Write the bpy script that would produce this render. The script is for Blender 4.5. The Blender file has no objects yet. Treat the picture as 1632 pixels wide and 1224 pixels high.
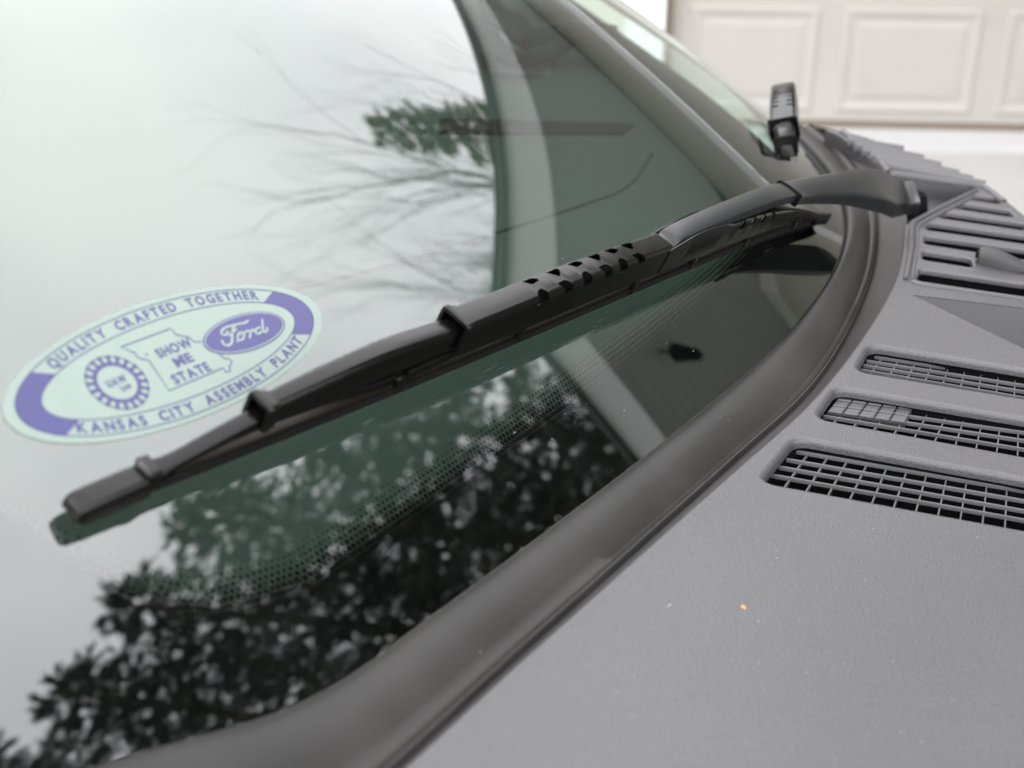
import bpy, bmesh, math, random
import numpy as np
from math import sin, cos, tan, radians, pi, sqrt, atan2
from mathutils import Vector, Matrix
from mathutils.geometry import delaunay_2d_cdt

scene = bpy.context.scene
COL = scene.collection

# ------------------------------------------------------------------ camera
CAM = np.array([0.0, 0.0, 1.80])          # phone held beside the van's front corner
PITCH = radians(27.0)
FPX = 2200.0                               # focal length in units of a 1632 px wide picture
cam_d = bpy.data.cameras.new('camera'); cam = bpy.data.objects.new('camera', cam_d); COL.objects.link(cam)
cam.location = CAM; cam.rotation_euler = (pi/2 - PITCH, 0, 0)
cam_d.sensor_width = 36; cam_d.lens = FPX/1632*36
cam_d.clip_start = 0.02; cam_d.clip_end = 2000
cam_d.dof.use_dof = True; cam_d.dof.focus_distance = 0.78; cam_d.dof.aperture_fstop = 8.2
scene.camera = cam

# ------------------------------------------------------------------ sky: bright overcast
SKY_CLOUD = 20.0
world = bpy.data.worlds.new('World'); scene.world = world; world.use_nodes = True
nt = world.node_tree; nt.nodes.clear()
wo = nt.nodes.new('ShaderNodeOutputWorld'); bg = nt.nodes.new('ShaderNodeBackground')
sky = nt.nodes.new('ShaderNodeTexSky'); sky.sky_type = 'NISHITA'; sky.sun_disc = False
sky.sun_elevation = radians(52); sky.sun_rotation = radians(-60); sky.dust_density = 3.0
tc = nt.nodes.new('ShaderNodeTexCoord')
nz = nt.nodes.new('ShaderNodeTexNoise'); nz.inputs['Scale'].default_value = 2.2; nz.inputs['Detail'].default_value = 4; nz.inputs['Roughness'].default_value = 0.45
cr = nt.nodes.new('ShaderNodeValToRGB')
cr.color_ramp.elements[0].position = 0.30; cr.color_ramp.elements[0].color = (0.66, 0.655, 0.69, 1)
cr.color_ramp.elements[1].position = 0.66; cr.color_ramp.elements[1].color = (1.0, 0.99, 0.985, 1)
ml = nt.nodes.new('ShaderNodeVectorMath'); ml.operation = 'SCALE'; ml.inputs['Scale'].default_value = SKY_CLOUD
mx = nt.nodes.new('ShaderNodeMix'); mx.data_type = 'RGBA'; mx.inputs['Factor'].default_value = 0.88
nt.links.new(tc.outputs['Generated'], nz.inputs['Vector']); nt.links.new(nz.outputs['Fac'], cr.inputs['Fac'])
nt.links.new(cr.outputs['Color'], ml.inputs[0])
nt.links.new(sky.outputs['Color'], mx.inputs['A']); nt.links.new(ml.outputs['Vector'], mx.inputs['B'])
nt.links.new(mx.outputs['Result'], bg.inputs['Color']); bg.inputs['Strength'].default_value = 0.12
nt.links.new(bg.outputs['Background'], wo.inputs['Surface'])

sun_d = bpy.data.lights.new('sun', 'SUN'); sun_d.energy = 0.9; sun_d.angle = radians(25); sun_d.color = (1, 0.97, 0.93)
sun = bpy.data.objects.new('sun', sun_d); COL.objects.link(sun); sun.location = (-6, -4, 12)
sun.rotation_euler = Vector((0.62, 0.30, -0.95)).to_track_quat('-Z', 'Y').to_euler()

vs = scene.view_settings
vs.view_transform = 'Standard'; vs.look = 'None'; vs.exposure = 1.0; vs.gamma = 1.0; vs.use_curve_mapping = False
scene.cycles.use_denoising = True
scene.cycles.max_bounces = 10; scene.cycles.transparent_max_bounces = 16; scene.cycles.caustics_reflective = False
scene.cycles.caustics_refractive = False; scene.cycles.sample_clamp_indirect = 6.0

rng = random.Random(7)

# ------------------------------------------------------------------ geometry of the van front (vehicle axes X forward, Y to its left, Z up, from the camera)
PSI = radians(7.5); SLOPE = radians(6.0)
RT = np.array([1, 0, 0.]); FW = np.array([0, cos(PITCH), -sin(PITCH)]); UP = np.array([0, sin(PITCH), cos(PITCH)])
XV = np.array([cos(PSI), -sin(PSI), 0]); YV = np.array([sin(PSI), cos(PSI), 0]); ZV = np.array([0, 0, 1.])
NC = ZV*cos(SLOPE) + XV*sin(SLOPE); PC0 = np.array([0.1, 0.6, -0.36])
def ray(x, y): return FW + RT*(x-816)/FPX - UP*(y-612)/FPX
def to_v(P): return np.array([P@XV, P@YV, P[2]])
def to_w(v): return CAM + XV*v[0] + YV*v[1] + ZV*v[2]
def pc(x, y, dz=0.0):                       # point of the cowl plane (lifted by dz) seen at a measured place
    d = ray(x, y); t = ((PC0 + ZV*dz)@NC)/(d@NC); return to_v(d*t)
PV0 = to_v(PC0)
def cowl_z(X): return PV0[2] - tan(SLOPE)*(X-PV0[0])
HB = (.528, .27, 1.07, .1276)
def base_x(Y): m, w, yc, A = HB; return A - m*(np.sqrt(w*w+(Y-yc)**2)-w)
GA, GC = tan(radians(36)), 0.12
def glass_z(X, Y):
    B = base_x(Y); u = B-X
    return cowl_z(B) - .004 + GA*u - GC*u*u
def glass_n(X, Y):
    e = 1e-4
    n = np.array([-(glass_z(X+e, Y)-glass_z(X-e, Y))/2/e, -(glass_z(X, Y+e)-glass_z(X, Y-e))/2/e, 1.]); return n/np.linalg.norm(n)
def pg(x, y):                               # point of the windshield seen at a measured place
    d = to_v(ray(x, y)); t = np.linspace(.2, 3, 1200)
    P = d[None]*t[:, None]; F = P[:, 2]-glass_z(P[:, 0], P[:, 1])
    i = np.where((F[:-1] > 0) & (F[1:] <= 0))[0][0]; a, b = t[i], t[i+1]
    for _ in range(30):
        m = (a+b)/2; q = d*m
        if q[2]-glass_z(q[0], q[1]) > 0: a = m
        else: b = m
    return d*a

# ------------------------------------------------------------------ helpers
def new_mat(name): m = bpy.data.materials.new(name); m.use_nodes = True; return m
def pbr(name, col, rough=0.5, metal=0.0, spec=0.5, bump=None, var=None, coat=0.0, grain=None):
    """bump=(scale, strength, distance) fine relief, var=(scale, amount) colour wear"""
    m = new_mat(name); n = m.node_tree.nodes; l = m.node_tree.links; b = n['Principled BSDF']
    b.inputs['Base Color'].default_value = (*col, 1); b.inputs['Roughness'].default_value = rough
    b.inputs['Metallic'].default_value = metal; b.inputs['Specular IOR Level'].default_value = spec
    b.inputs['Coat Weight'].default_value = coat
    t = n.new('ShaderNodeTexCoord')
    if var:
        x = n.new('ShaderNodeTexNoise'); x.inputs['Scale'].default_value = var[0]; x.inputs['Detail'].default_value = 5
        l.new(t.outputs['Object'], x.inputs['Vector'])
        r = n.new('ShaderNodeMapRange'); r.inputs['From Min'].default_value = .3; r.inputs['From Max'].default_value = .7
        r.inputs['To Min'].default_value = 1-var[1]; r.inputs['To Max'].default_value = 1+var[1]
        l.new(x.outputs['Fac'], r.inputs['Value'])
        s = n.new('ShaderNodeVectorMath'); s.operation = 'SCALE'; s.inputs[0].default_value = col
        fac = r.outputs['Result']
        if grain:
            x3 = n.new('ShaderNodeTexNoise'); x3.inputs['Scale'].default_value = grain[0]; x3.inputs['Detail'].default_value = 1; l.new(t.outputs['Object'], x3.inputs['Vector'])
            r3 = n.new('ShaderNodeMapRange'); r3.inputs['From Min'].default_value = .35; r3.inputs['From Max'].default_value = .65; r3.inputs['To Min'].default_value = 1-grain[1]; r3.inputs['To Max'].default_value = 1+grain[1]
            l.new(x3.outputs['Fac'], r3.inputs['Value']); mm = n.new('ShaderNodeMath'); mm.operation = 'MULTIPLY'; l.new(fac, mm.inputs[0]); l.new(r3.outputs['Result'], mm.inputs[1]); fac = mm.outputs['Value']
        l.new(fac, s.inputs['Scale']); l.new(s.outputs['Vector'], b.inputs['Base Color'])
        r2 = n.new('ShaderNodeMapRange'); r2.inputs['To Min'].default_value = rough-.06; r2.inputs['To Max'].default_value = rough+.08
        l.new(x.outputs['Fac'], r2.inputs['Value']); l.new(r2.outputs['Result'], b.inputs['Roughness'])
    if bump:
        x = n.new('ShaderNodeTexNoise'); x.inputs['Scale'].default_value = bump[0]; x.inputs['Detail'].default_value = 2
        l.new(t.outputs['Object'], x.inputs['Vector'])
        p = n.new('ShaderNodeBump'); p.inputs['Strength'].default_value = bump[1]; p.inputs['Distance'].default_value = bump[2]
        l.new(x.outputs['Fac'], p.inputs['Height']); l.new(p.outputs['Normal'], b.inputs['Normal'])
    return m

def world_of(o):
    p = np.zeros(3)
    while o is not None: p += np.array(o.location); o = o.parent
    return p
def obj(name, verts, faces, mat, parent=None, smooth=40, label=None, cat=None, group=None, kind=None):
    verts = np.asarray(verts, float)
    org = np.array([verts[:, 0].mean(), verts[:, 1].mean(), verts[:, 2].min()])
    me = bpy.data.meshes.new(name); me.from_pydata((verts-org).tolist(), [], [tuple(map(int, f)) for f in faces]); me.validate(); me.update()
    if smooth is not None:
        me.shade_smooth(); me.set_sharp_from_angle(angle=radians(smooth))
    if mat: me.materials.append(mat)
    o = bpy.data.objects.new(name, me); COL.objects.link(o)
    if parent is not None: o.parent = parent; o.location = org - world_of(parent)
    else: o.location = org
    tag(o, label, cat, group, kind); return o
def tag(o, label=None, cat=None, group=None, kind=None):
    for k, v in (('label', label), ('category', cat), ('group', group), ('kind', kind)):
        if v: o[k] = v
    return o
def empty(name, loc, **k):
    o = bpy.data.objects.new(name, None); o.empty_display_size = .1; COL.objects.link(o); o.location = loc; return tag(o, **k)
class MB:                                   # mesh builder
    def __init__(s): s.v = []; s.f = []
    def add(s, v, f):
        k = len(s.v); s.v += [tuple(map(float, p)) for p in v]; s.f += [tuple(i+k for i in q) for q in f]; return s
    def box(s, c, e1, e2, e3):              # centre and three half-axes
        c, e1, e2, e3 = map(np.asarray, (c, e1, e2, e3))
        v = [c+a*e1+b*e2+d*e3 for a in (-1, 1) for b in (-1, 1) for d in (-1, 1)]
        return s.add(v, [(0, 1, 3, 2), (4, 6, 7, 5), (0, 4, 5, 1), (2, 3, 7, 6), (0, 2, 6, 4), (1, 5, 7, 3)])
    def abox(s, x0, x1, y0, y1, z0, z1): return s.box(((x0+x1)/2, (y0+y1)/2, (z0+z1)/2), ((x1-x0)/2, 0, 0), (0, (y1-y0)/2, 0), (0, 0, (z1-z0)/2))
    def loft(s, rings, closed=True, cap=True):
        n = len(rings[0]); v = [p for r in rings for p in r]; f = []
        for i in range(len(rings)-1):
            for j in range(n if closed else n-1):
                a = i*n+j; b = i*n+(j+1) % n; f.append((a, b, b+n, a+n))
        if cap and closed: f.append(tuple(range(n))[::-1]); f.append(tuple(range((len(rings)-1)*n, len(rings)*n)))
        return s.add(v, f)
    def tube(s, pts, r, n=6, cap=True):
        pts = [np.asarray(p, float) for p in pts]; rings = []
        rr = r if hasattr(r, '__len__') else [r]*len(pts)
        for i, p in enumerate(pts):
            t = pts[min(i+1, len(pts)-1)]-pts[max(i-1, 0)]; t = t/(np.linalg.norm(t)+1e-12)
            a = np.cross(t, (0, 0, 1.)) if abs(t[2]) < .95 else np.cross(t, (1., 0, 0)); a /= np.linalg.norm(a); b = np.cross(t, a)
            rings.append([p+rr[i]*(cos(2*pi*k/n)*a+sin(2*pi*k/n)*b) for k in range(n)])
        return s.loft(rings, True, cap)
    def obj(s, name, mat, parent=None, **k): return obj(name, s.v, s.f, mat, parent, **k)
def catmull(P, n):
    P = np.asarray(P, float); m = len(P)
    if m == 2: return P[0]+(P[1]-P[0])*np.linspace(0, 1, n)[:, None]
    d = np.r_[0, np.cumsum(np.linalg.norm(np.diff(P, axis=0), axis=1))]; out = []
    E = np.vstack([2*P[0]-P[1], P, 2*P[-1]-P[-2]])
    for s in np.linspace(0, d[-1], n):
        i = min(np.searchsorted(d, s, side='right')-1, m-2); t = (s-d[i])/(d[i+1]-d[i]+1e-12)
        a, b, c, e = E[i:i+4]
        out.append(.5*((2*b)+(c-a)*t+(2*a-5*b+4*c-e)*t*t+(3*b-a-3*c+e)*t**3))
    return np.array(out)
def round_poly(P, r, n=5):                  # round the corners of a 2-D polygon
    P = [np.asarray(p, float) for p in P]; out = []
    for i, p in enumerate(P):
        a = P[i-1]-p; b = P[(i+1) % len(P)]-p; la, lb = np.linalg.norm(a), np.linalg.norm(b); a /= la; b /= lb
        rr = min(r, la*.45, lb*.45)
        for k in range(n+1):
            t = k/n; out.append((1-t)**2*(p+a*rr)+2*t*(1-t)*p+t*t*(p+b*rr))
    return np.array(out)
def offset_poly(P, d):                      # grow (d>0) a polygon outwards
    P = np.asarray(P); A = .5*np.sum(P[:, 0]*np.roll(P[:, 1], -1)-np.roll(P[:, 0], -1)*P[:, 1]); sg = 1 if A > 0 else -1
    t = np.roll(P, -1, 0)-np.roll(P, 1, 0); t /= np.linalg.norm(t, axis=1)[:, None]+1e-12
    return P+d*sg*np.stack([t[:, 1], -t[:, 0]], 1)
def in_poly(p, P):
    x, y = p; c = False; n = len(P); j = n-1
    for i in range(n):
        if (P[i][1] > y) != (P[j][1] > y) and x < (P[j][0]-P[i][0])*(y-P[i][1])/(P[j][1]-P[i][1])+P[i][0]: c = not c
        j = i
    return c

# ------------------------------------------------------------------ materials
M = {}
M['cowl'] = pbr('grained_grey_plastic', (.047, .046, .049), .37, spec=.68, bump=(1000, .42, .0008), var=(5, .15), grain=(1300, .18))
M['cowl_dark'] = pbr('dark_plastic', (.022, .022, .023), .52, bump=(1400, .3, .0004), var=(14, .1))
M['recess'] = pbr('smooth_shaded_cowl_plastic', (.030, .030, .032), .46, spec=.4, bump=(1000, .3, .0006), var=(8, .1), grain=(1300, .15))  # cowl plastic for the sunken triangle, its shade painted into the darker colour
M['trim'] = pbr('rubber_trim', (.020, .0192, .0184), .45, spec=.31, bump=(1900, .18, .0003), var=(16, .30))
M['grille'] = pbr('grille_plastic', (.075, .075, .077), .42, var=(60, .1))
M['pit'] = pbr('black_void', (.004, .004, .0045), .8, spec=.05)
M['wiper'] = pbr('satin_black_plastic', (.0026, .0024, .0024), .22, spec=.30, var=(40, .12))
M['wiper_frame'] = pbr('satin_black_steel', (.0022, .0020, .0020), .20, spec=.30, var=(45, .12), bump=(2600, .06, .0002))
M['arm'] = pbr('dark_grey_paint', (.010, .0105, .012), .30, spec=.42, var=(30, .08))
M['rubber'] = pbr('black_rubber', (.006, .006, .006), .6, spec=.15)
M['rail'] = pbr('steel_strip', (.030, .024, .019), .42, metal=.5)
M['body'] = pbr('white_car_paint', (.72, .72, .73), .25, coat=.6)
M['dash'] = pbr('dash_plastic', (.145, .162, .150), .65, bump=(900, .25, .0004), var=(7, .05))
M['dash_dark'] = pbr('dash_dark', (.02, .02, .02), .7)
M['cabin'] = pbr('cabin_trim', (.09, .09, .09), .8)
M['sticker_white'] = pbr('sticker_vinyl', (.165, .215, .190), .10, spec=.5, var=(60, .03))
M['sticker_blue'] = pbr('sticker_ink', (.026, .024, .115), .10, spec=.5, var=(90, .08))
M['door'] = pbr('almond_door_paint', (.365, .348, .322), .5, var=(3, .04))
M['trimwhite'] = pbr('white_trim_paint', (.84, .83, .85), .5)
M['siding'] = pbr('pale_siding', (.56, .54, .49), .6, var=(2, .03))
M['soffit'] = pbr('vinyl_soffit', (.44, .44, .435), .55)
M['fascia'] = pbr('fascia_board', (.36, .36, .36), .5)
M['shingle'] = pbr('dark_shingle', (.05, .05, .052), .85, bump=(40, .6, .01), var=(12, .25))
M['weather'] = pbr('brown_weather_strip', (.13, .10, .065), .7)
M['concrete'] = pbr('pale_concrete', (.36, .355, .35), .8, bump=(90, .3, .002), var=(1.4, .07))
M['concrete_light'] = pbr('bright_apron_concrete', (.47, .47, .48), .8, bump=(90, .3, .002), var=(2, .05))
M['grass'] = pbr('lawn', (.06, .10, .035), .9, bump=(60, .8, .02), var=(3, .3))
M['bark'] = pbr('bark', (.07, .055, .045), .9, bump=(25, .6, .02), var=(6, .3))
M['twig'] = pbr('bare_twig', (.055, .046, .04), .85)
def leaf_mat(name, col):
    m = pbr(name, col, .6, var=(.9, .35)); b = m.node_tree.nodes['Principled BSDF']; return m
M['needle'] = leaf_mat('conifer_needles', (.017, .026, .017))
M['needle2'] = leaf_mat('conifer_needles_light', (.17, .165, .05))

# windshield: thin tinted sheet, clear mirror-like outer face
m = new_mat('windshield_glass'); n = m.node_tree.nodes; l = m.node_tree.links; n.remove(n['Principled BSDF'])
out = n['Material Output']; mixs = n.new('ShaderNodeMixShader'); fr = n.new('ShaderNodeFresnel'); fr.inputs['IOR'].default_value = 2.25
gl = n.new('ShaderNodeBsdfGlossy'); gl.inputs['Roughness'].default_value = 0.0; gl.inputs['Color'].default_value = (.97, .985, .98, 1)
tr = n.new('ShaderNodeBsdfTransparent'); tr.inputs['Color'].default_value = (.70, .91, .81, 1)
l.new(fr.outputs['Fac'], mixs.inputs['Fac']); l.new(tr.outputs['BSDF'], mixs.inputs[1]); l.new(gl.outputs['BSDF'], mixs.inputs[2])
tcg = n.new('ShaderNodeTexCoord'); film = n.new('ShaderNodeTexNoise'); film.inputs['Scale'].default_value = 7; film.inputs['Detail'].default_value = 6; film.inputs['Roughness'].default_value = .65; l.new(tcg.outputs['Object'], film.inputs['Vector'])
fmr = n.new('ShaderNodeMapRange'); fmr.inputs['From Min'].default_value = .35; fmr.inputs['From Max'].default_value = .8; fmr.inputs['To Min'].default_value = .0; fmr.inputs['To Max'].default_value = .007; l.new(film.outputs['Fac'], fmr.inputs['Value'])
dif = n.new('ShaderNodeBsdfDiffuse'); dif.inputs['Color'].default_value = (.5, .5, .48, 1); mix2 = n.new('ShaderNodeMixShader'); l.new(fmr.outputs['Result'], mix2.inputs['Fac'])
l.new(mixs.outputs['Shader'], mix2.inputs[1]); l.new(dif.outputs['BSDF'], mix2.inputs[2]); l.new(mix2.outputs['Shader'], out.inputs['Surface'])
M['glass'] = m
# inner face with the printed black ceramic band: solid, breaking up into dots
m = new_mat('ceramic_print'); n = m.node_tree.nodes; l = m.node_tree.links; b = n['Principled BSDF']; out = n['Material Output']
b.inputs['Base Color'].default_value = (.003, .0035, .0035, 1); b.inputs['Roughness'].default_value = .6; b.inputs['Specular IOR Level'].default_value = .0
uv = n.new('ShaderNodeUVMap'); uv.uv_map = 'print'; sp = n.new('ShaderNodeSeparateXYZ'); l.new(uv.outputs['UV'], sp.inputs['Vector'])
PIT = .0030
def mth(op, a, b_=None, c=None):
    q = n.new('ShaderNodeMath'); q.operation = op
    for i, x in enumerate((a, b_, c)):
        if x is None: continue
        if isinstance(x, (int, float)): q.inputs[i].default_value = x
        else: l.new(x, q.inputs[i])
    return q.outputs['Value']
row = mth('FLOOR', mth('DIVIDE', sp.outputs['Y'], PIT*.866))
odd = mth('MODULO', mth('ABSOLUTE', row), 2.0)
fx = mth('SUBTRACT', mth('FRACT', mth('ADD', mth('DIVIDE', sp.outputs['X'], PIT), mth('MULTIPLY', odd, .5))), .5)
fy = mth('MULTIPLY', mth('SUBTRACT', mth('FRACT', mth('DIVIDE', sp.outputs['Y'], PIT*.866)), .5), .866)
dist = mth('SQRT', mth('ADD', mth('MULTIPLY', fx, fx), mth('MULTIPLY', fy, fy)))
grow = n.new('ShaderNodeMapRange'); grow.inputs['From Min'].default_value = -.012; grow.inputs['From Max'].default_value = .010
grow.inputs['To Min'].default_value = .02; grow.inputs['To Max'].default_value = .64; l.new(sp.outputs['Y'], grow.inputs['Value'])
mask = mth('LESS_THAN', dist, grow.outputs['Result']); inside = mth('GREATER_THAN', sp.outputs['Y'], -.012); mask = mth('MULTIPLY', mask, inside)
tr = n.new('ShaderNodeBsdfTransparent'); mixs = n.new('ShaderNodeMixShader')
l.new(mask, mixs.inputs['Fac']); l.new(tr.outputs['BSDF'], mixs.inputs[1]); l.new(b.outputs['BSDF'], mixs.inputs[2]); l.new(mixs.outputs['Shader'], out.inputs['Surface'])
M['print'] = m

# ================================================================== THE SETTING
mb = MB(); mb.abox(-400, 400, -400, 400, -.6, -.012); mb.obj('ground', M['grass'], kind='structure', smooth=None)
mb = MB(); mb.abox(-6, 3.85, -14, 5.70, -.3, 0.0); mb.obj('driveway', M['concrete'], kind='structure', smooth=None)
mb = MB(); mb.abox(-6, 3.85, 5.704, 6.6, -.3, .004); mb.obj('garage_apron', M['concrete_light'], kind='structure', smooth=None)

def lerp2(a, b, t): return a+(b-a)*t
# ------------------------------------------------------------------ house: garage front ahead, porch roof and wing wall to the right
EPS = .075                                  # the garage front is turned a little
house = empty('house', (1.9, 6.0, 0), label='pale house with wide garage door, deep porch roof with ribbed soffit', cat='house')
def gy(x): return 6.06 - EPS*(x-1.4)
hx = np.array([1, -EPS, 0])/sqrt(1+EPS*EPS); hn = np.array([-EPS, -1, 0])/sqrt(1+EPS*EPS)   # along the wall, out of it
G0 = np.array([0, gy(0), 0])
def gw(a, o, z): return G0 + hx*a + hn*o + np.array([0, 0, z])
DX0, DX1, DH = .70, 3.50, 2.42
ZS = 3.20                                   # soffit height
def wbox(a0, a1, o0, o1, z0, z1, mb=None):
    mb = mb or MB(); c = (gw(a0, o0, z0)+gw(a1, o1, z1))/2
    return mb.box(c, hx*(a1-a0)/2, hn*(o1-o0)/2, np.array([0, 0, (z1-z0)/2]))
mb = MB(); wbox(-7, DX0-.06, -.25, 0, 0, ZS, mb); wbox(DX0-.06, DX1+.05, -.25, 0, DH+.05, ZS, mb); wbox(DX1+.05, 4.0, -.25, 0, 0, ZS, mb)
mb.obj('wall', M['siding'], house, smooth=None)
wbox(DX0-.20, DX0-.03, .002, .03, 0, DH+.18).obj('door_trim', M['trimwhite'], house, smooth=None)
wbox(DX1+.03, DX1+.18, .002, .03, 0, DH+.18).obj('door_trim', M['trimwhite'], house, smooth=None)
wbox(DX0-.03, DX1+.03, .002, .03, DH+.02, DH+.18).obj('door_trim', M['trimwhite'], house, smooth=None)
wbox(DX0-.028, DX0+.006, -.03, .016, 0, DH).obj('weather_strip', M['weather'], house, smooth=None, label='brown weather strip beside the garage door')
# door: four sections, each with raised panels
gd = wbox(DX0, DX1, -.10, -.052, 0, DH).obj('garage_door', M['door'], house, smooth=None, label='almond garage door with raised rectangular panels')
wbox(DX0, DX1, -.050, -.022, .0, .030).obj('bottom_seal', M['weather'], gd, smooth=None)
SEC = .605; NP = 4; pw = (DX1-DX0)/NP
for r in range(4):
    wbox(DX0+.002, DX1-.002, -.052, -.030, r*SEC+(.032 if r == 0 else .004), (r+1)*SEC-.004).obj('door_section', M['door'], gd, smooth=None)
    for c in range(NP):
        a0 = DX0+c*pw+(.085 if c == 0 else .05); a1 = DX0+(c+1)*pw-(.085 if c == NP-1 else .05)
        z0 = r*SEC+.072; z1 = (r+1)*SEC-.068
        # embossed frame: groove, bevelled rim, flat field
        rings = []
        for ins, o in ((0, -.0298), (.012, -.021), (.022, -.021), (.050, -.0290), (.056, -.0290), (.085, -.0235)):
            rings.append([gw(a0+ins, o, z0+ins), gw(a1-ins, o, z0+ins), gw(a1-ins, o, z1-ins), gw(a0+ins, o, z1-ins)])
        mb = MB(); mb.loft(rings, True, False); k = len(mb.v); mb.f.append((k-4, k-3, k-2, k-1))
        mb.obj('panel', M['door'], gd, smooth=None)
# porch roof to the right: soffit of ribbed boards mitred at the corner, fascia, drip edge, low roof
RA = np.array([2.16, 2.76]); RL = np.array([.98, 6.0]); RF = np.array([9.0, 3.2]); WC = np.array([3.9, 4.8])    # roof corner, eave ends, wall corner
NBD = 24
def zpt(p, z): return np.array([p[0], p[1], z])
for i in range(NBD):
    q0, q1 = (i+.004)/NBD, (i+.996)/NBD; d0, d1 = lerp2(RA, WC, q0), lerp2(RA, WC, q1)
    for E_, far in ((RL-RA, 'y'), (RF-RA, 'x')):
        e = E_/np.linalg.norm(E_); pr_ = ((0, .007), (.10, .007), (.17, 0), (.90, 0), (.97, .007), (1, .007), (1, .018), (0, .018)); rings = []
        for end in (0, 1):
            r_ = []
            for t, dz in pr_:
                p = lerp2(d0, d1, t)
                if end: p = p+e*(((gy(p[0])-.02-p[1])/e[1]) if far == 'y' else ((9-p[0])/e[0]))
                r_.append(zpt(p, ZS+dz))
            rings.append(r_)
        mb = MB(); mb.loft(rings); mb.obj('soffit_board', M['soffit'], house, smooth=None)
for E1, sgn in ((RL, 1), (RF, -1)):
    e = (E1-RA)/np.linalg.norm(E1-RA); o_ = np.array([-e[1], e[0]])*sgn; L = np.linalg.norm(E1-RA)
    c = zpt(RA+e*L/2+o_*.014, ZS+.085); mb = MB(); mb.box(c, zpt(e*L/2, 0), zpt(o_*.012, 0), (0, 0, .115)); mb.obj('fascia', M['fascia'], house, smooth=None)
    c = zpt(RA+e*L/2+o_*.040, ZS+.185); mb = MB(); mb.box(c, zpt(e*(L/2+.03), 0), zpt(o_*.018, 0), (0, 0, .010)); mb.obj('drip_edge', M['shingle'], house, smooth=None)
mb = MB(); mb.add([zpt(RA-.05, ZS+.21), zpt(RF, ZS+.21), (9, 6.2, ZS+1.1), (5.6, 6.2, ZS+1.1), zpt(RL-(.05, 0), ZS+.21), (.5, 9.5, ZS+.3), (9, 9.5, ZS+.3)], [(0, 1, 2, 3), (0, 3, 5, 4), (3, 2, 6, 5)]); mb.obj('roof', M['shingle'], house, smooth=None)
mb = MB(); mb.abox(WC[0], WC[0]+.2, WC[1], 5.9, 0, ZS); mb.abox(WC[0]+.2, 9, WC[1], WC[1]+.2, 0, ZS); mb.obj('wall', M['siding'], house, smooth=None)
mb = MB(); mb.abox(WC[0]-.03, WC[0]-.003, WC[1]-.03, 5.85, ZS-.11, ZS-.002); mb.obj('frieze_board', M['trimwhite'], house, smooth=None)
mb = MB(); mb.abox(WC[0]-.003, 9, WC[1]-.03, WC[1]-.003, ZS-.11, ZS-.002); mb.obj('frieze_board', M['trimwhite'], house, smooth=None)
for k in range(18):                         # lap siding on the wing walls
    z = .02+k*.167
    for (ax, ay), (bx_, by), (ox, oy) in (((WC[0], WC[1]), (WC[0], 5.85), (-1, 0)), ((WC[0], WC[1]), (9, WC[1]), (0, -1))):
        mb = MB(); o1, o2 = .003, .016
        mb.add([(ax+ox*o1, ay+oy*o1, z), (bx_+ox*o1, by+oy*o1, z), (bx_+ox*o1, by+oy*o1, z+.163), (ax+ox*o1, ay+oy*o1, z+.163), (ax+ox*o2, ay+oy*o2, z), (bx_+ox*o2, by+oy*o2, z)],
               [(0, 4, 5, 1), (4, 3, 2, 5), (0, 3, 4), (1, 5, 2)]); mb.obj('siding_board', M['siding'], house, smooth=None)
# hanging lantern under the porch soffit
lan = np.array([2.89, 3.16, ZS]); mb = MB(); mb.tube([lan, lan-(0, 0, .06)], .007, 8)
mb.loft([[lan+np.array([r*cos(a), r*sin(a), z]) for a in np.arange(6)*pi/3] for r, z in ((.01, -.05), (.05, -.07), (.045, -.09), (.028, -.19), (.01, -.20))])
mb.obj('porch_lantern', M['pit'], None, label='black lantern hanging under the porch soffit, seen only in the windshield reflection', cat='lantern')
# main roof edge over the left part of the garage front
wbox(-7, .3, 0, .42, ZS, ZS+.02).obj('soffit', M['soffit'], house, smooth=None)
wbox(-7, .3, .42, .445, ZS-.03, ZS+.17).obj('fascia', M['fascia'], house, smooth=None)
mb = MB(); mb.add([gw(-7, .46, ZS+.172), gw(1.3, .46, ZS+.172), gw(1.3, -4, ZS+1.4), gw(-7, -4, ZS+1.4), gw(-7, .46, ZS+.155), gw(1.3, .46, ZS+.155)], [(0, 1, 2, 3), (0, 4, 5, 1)])
mb.obj('roof', M['shingle'], house, smooth=None)

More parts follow.
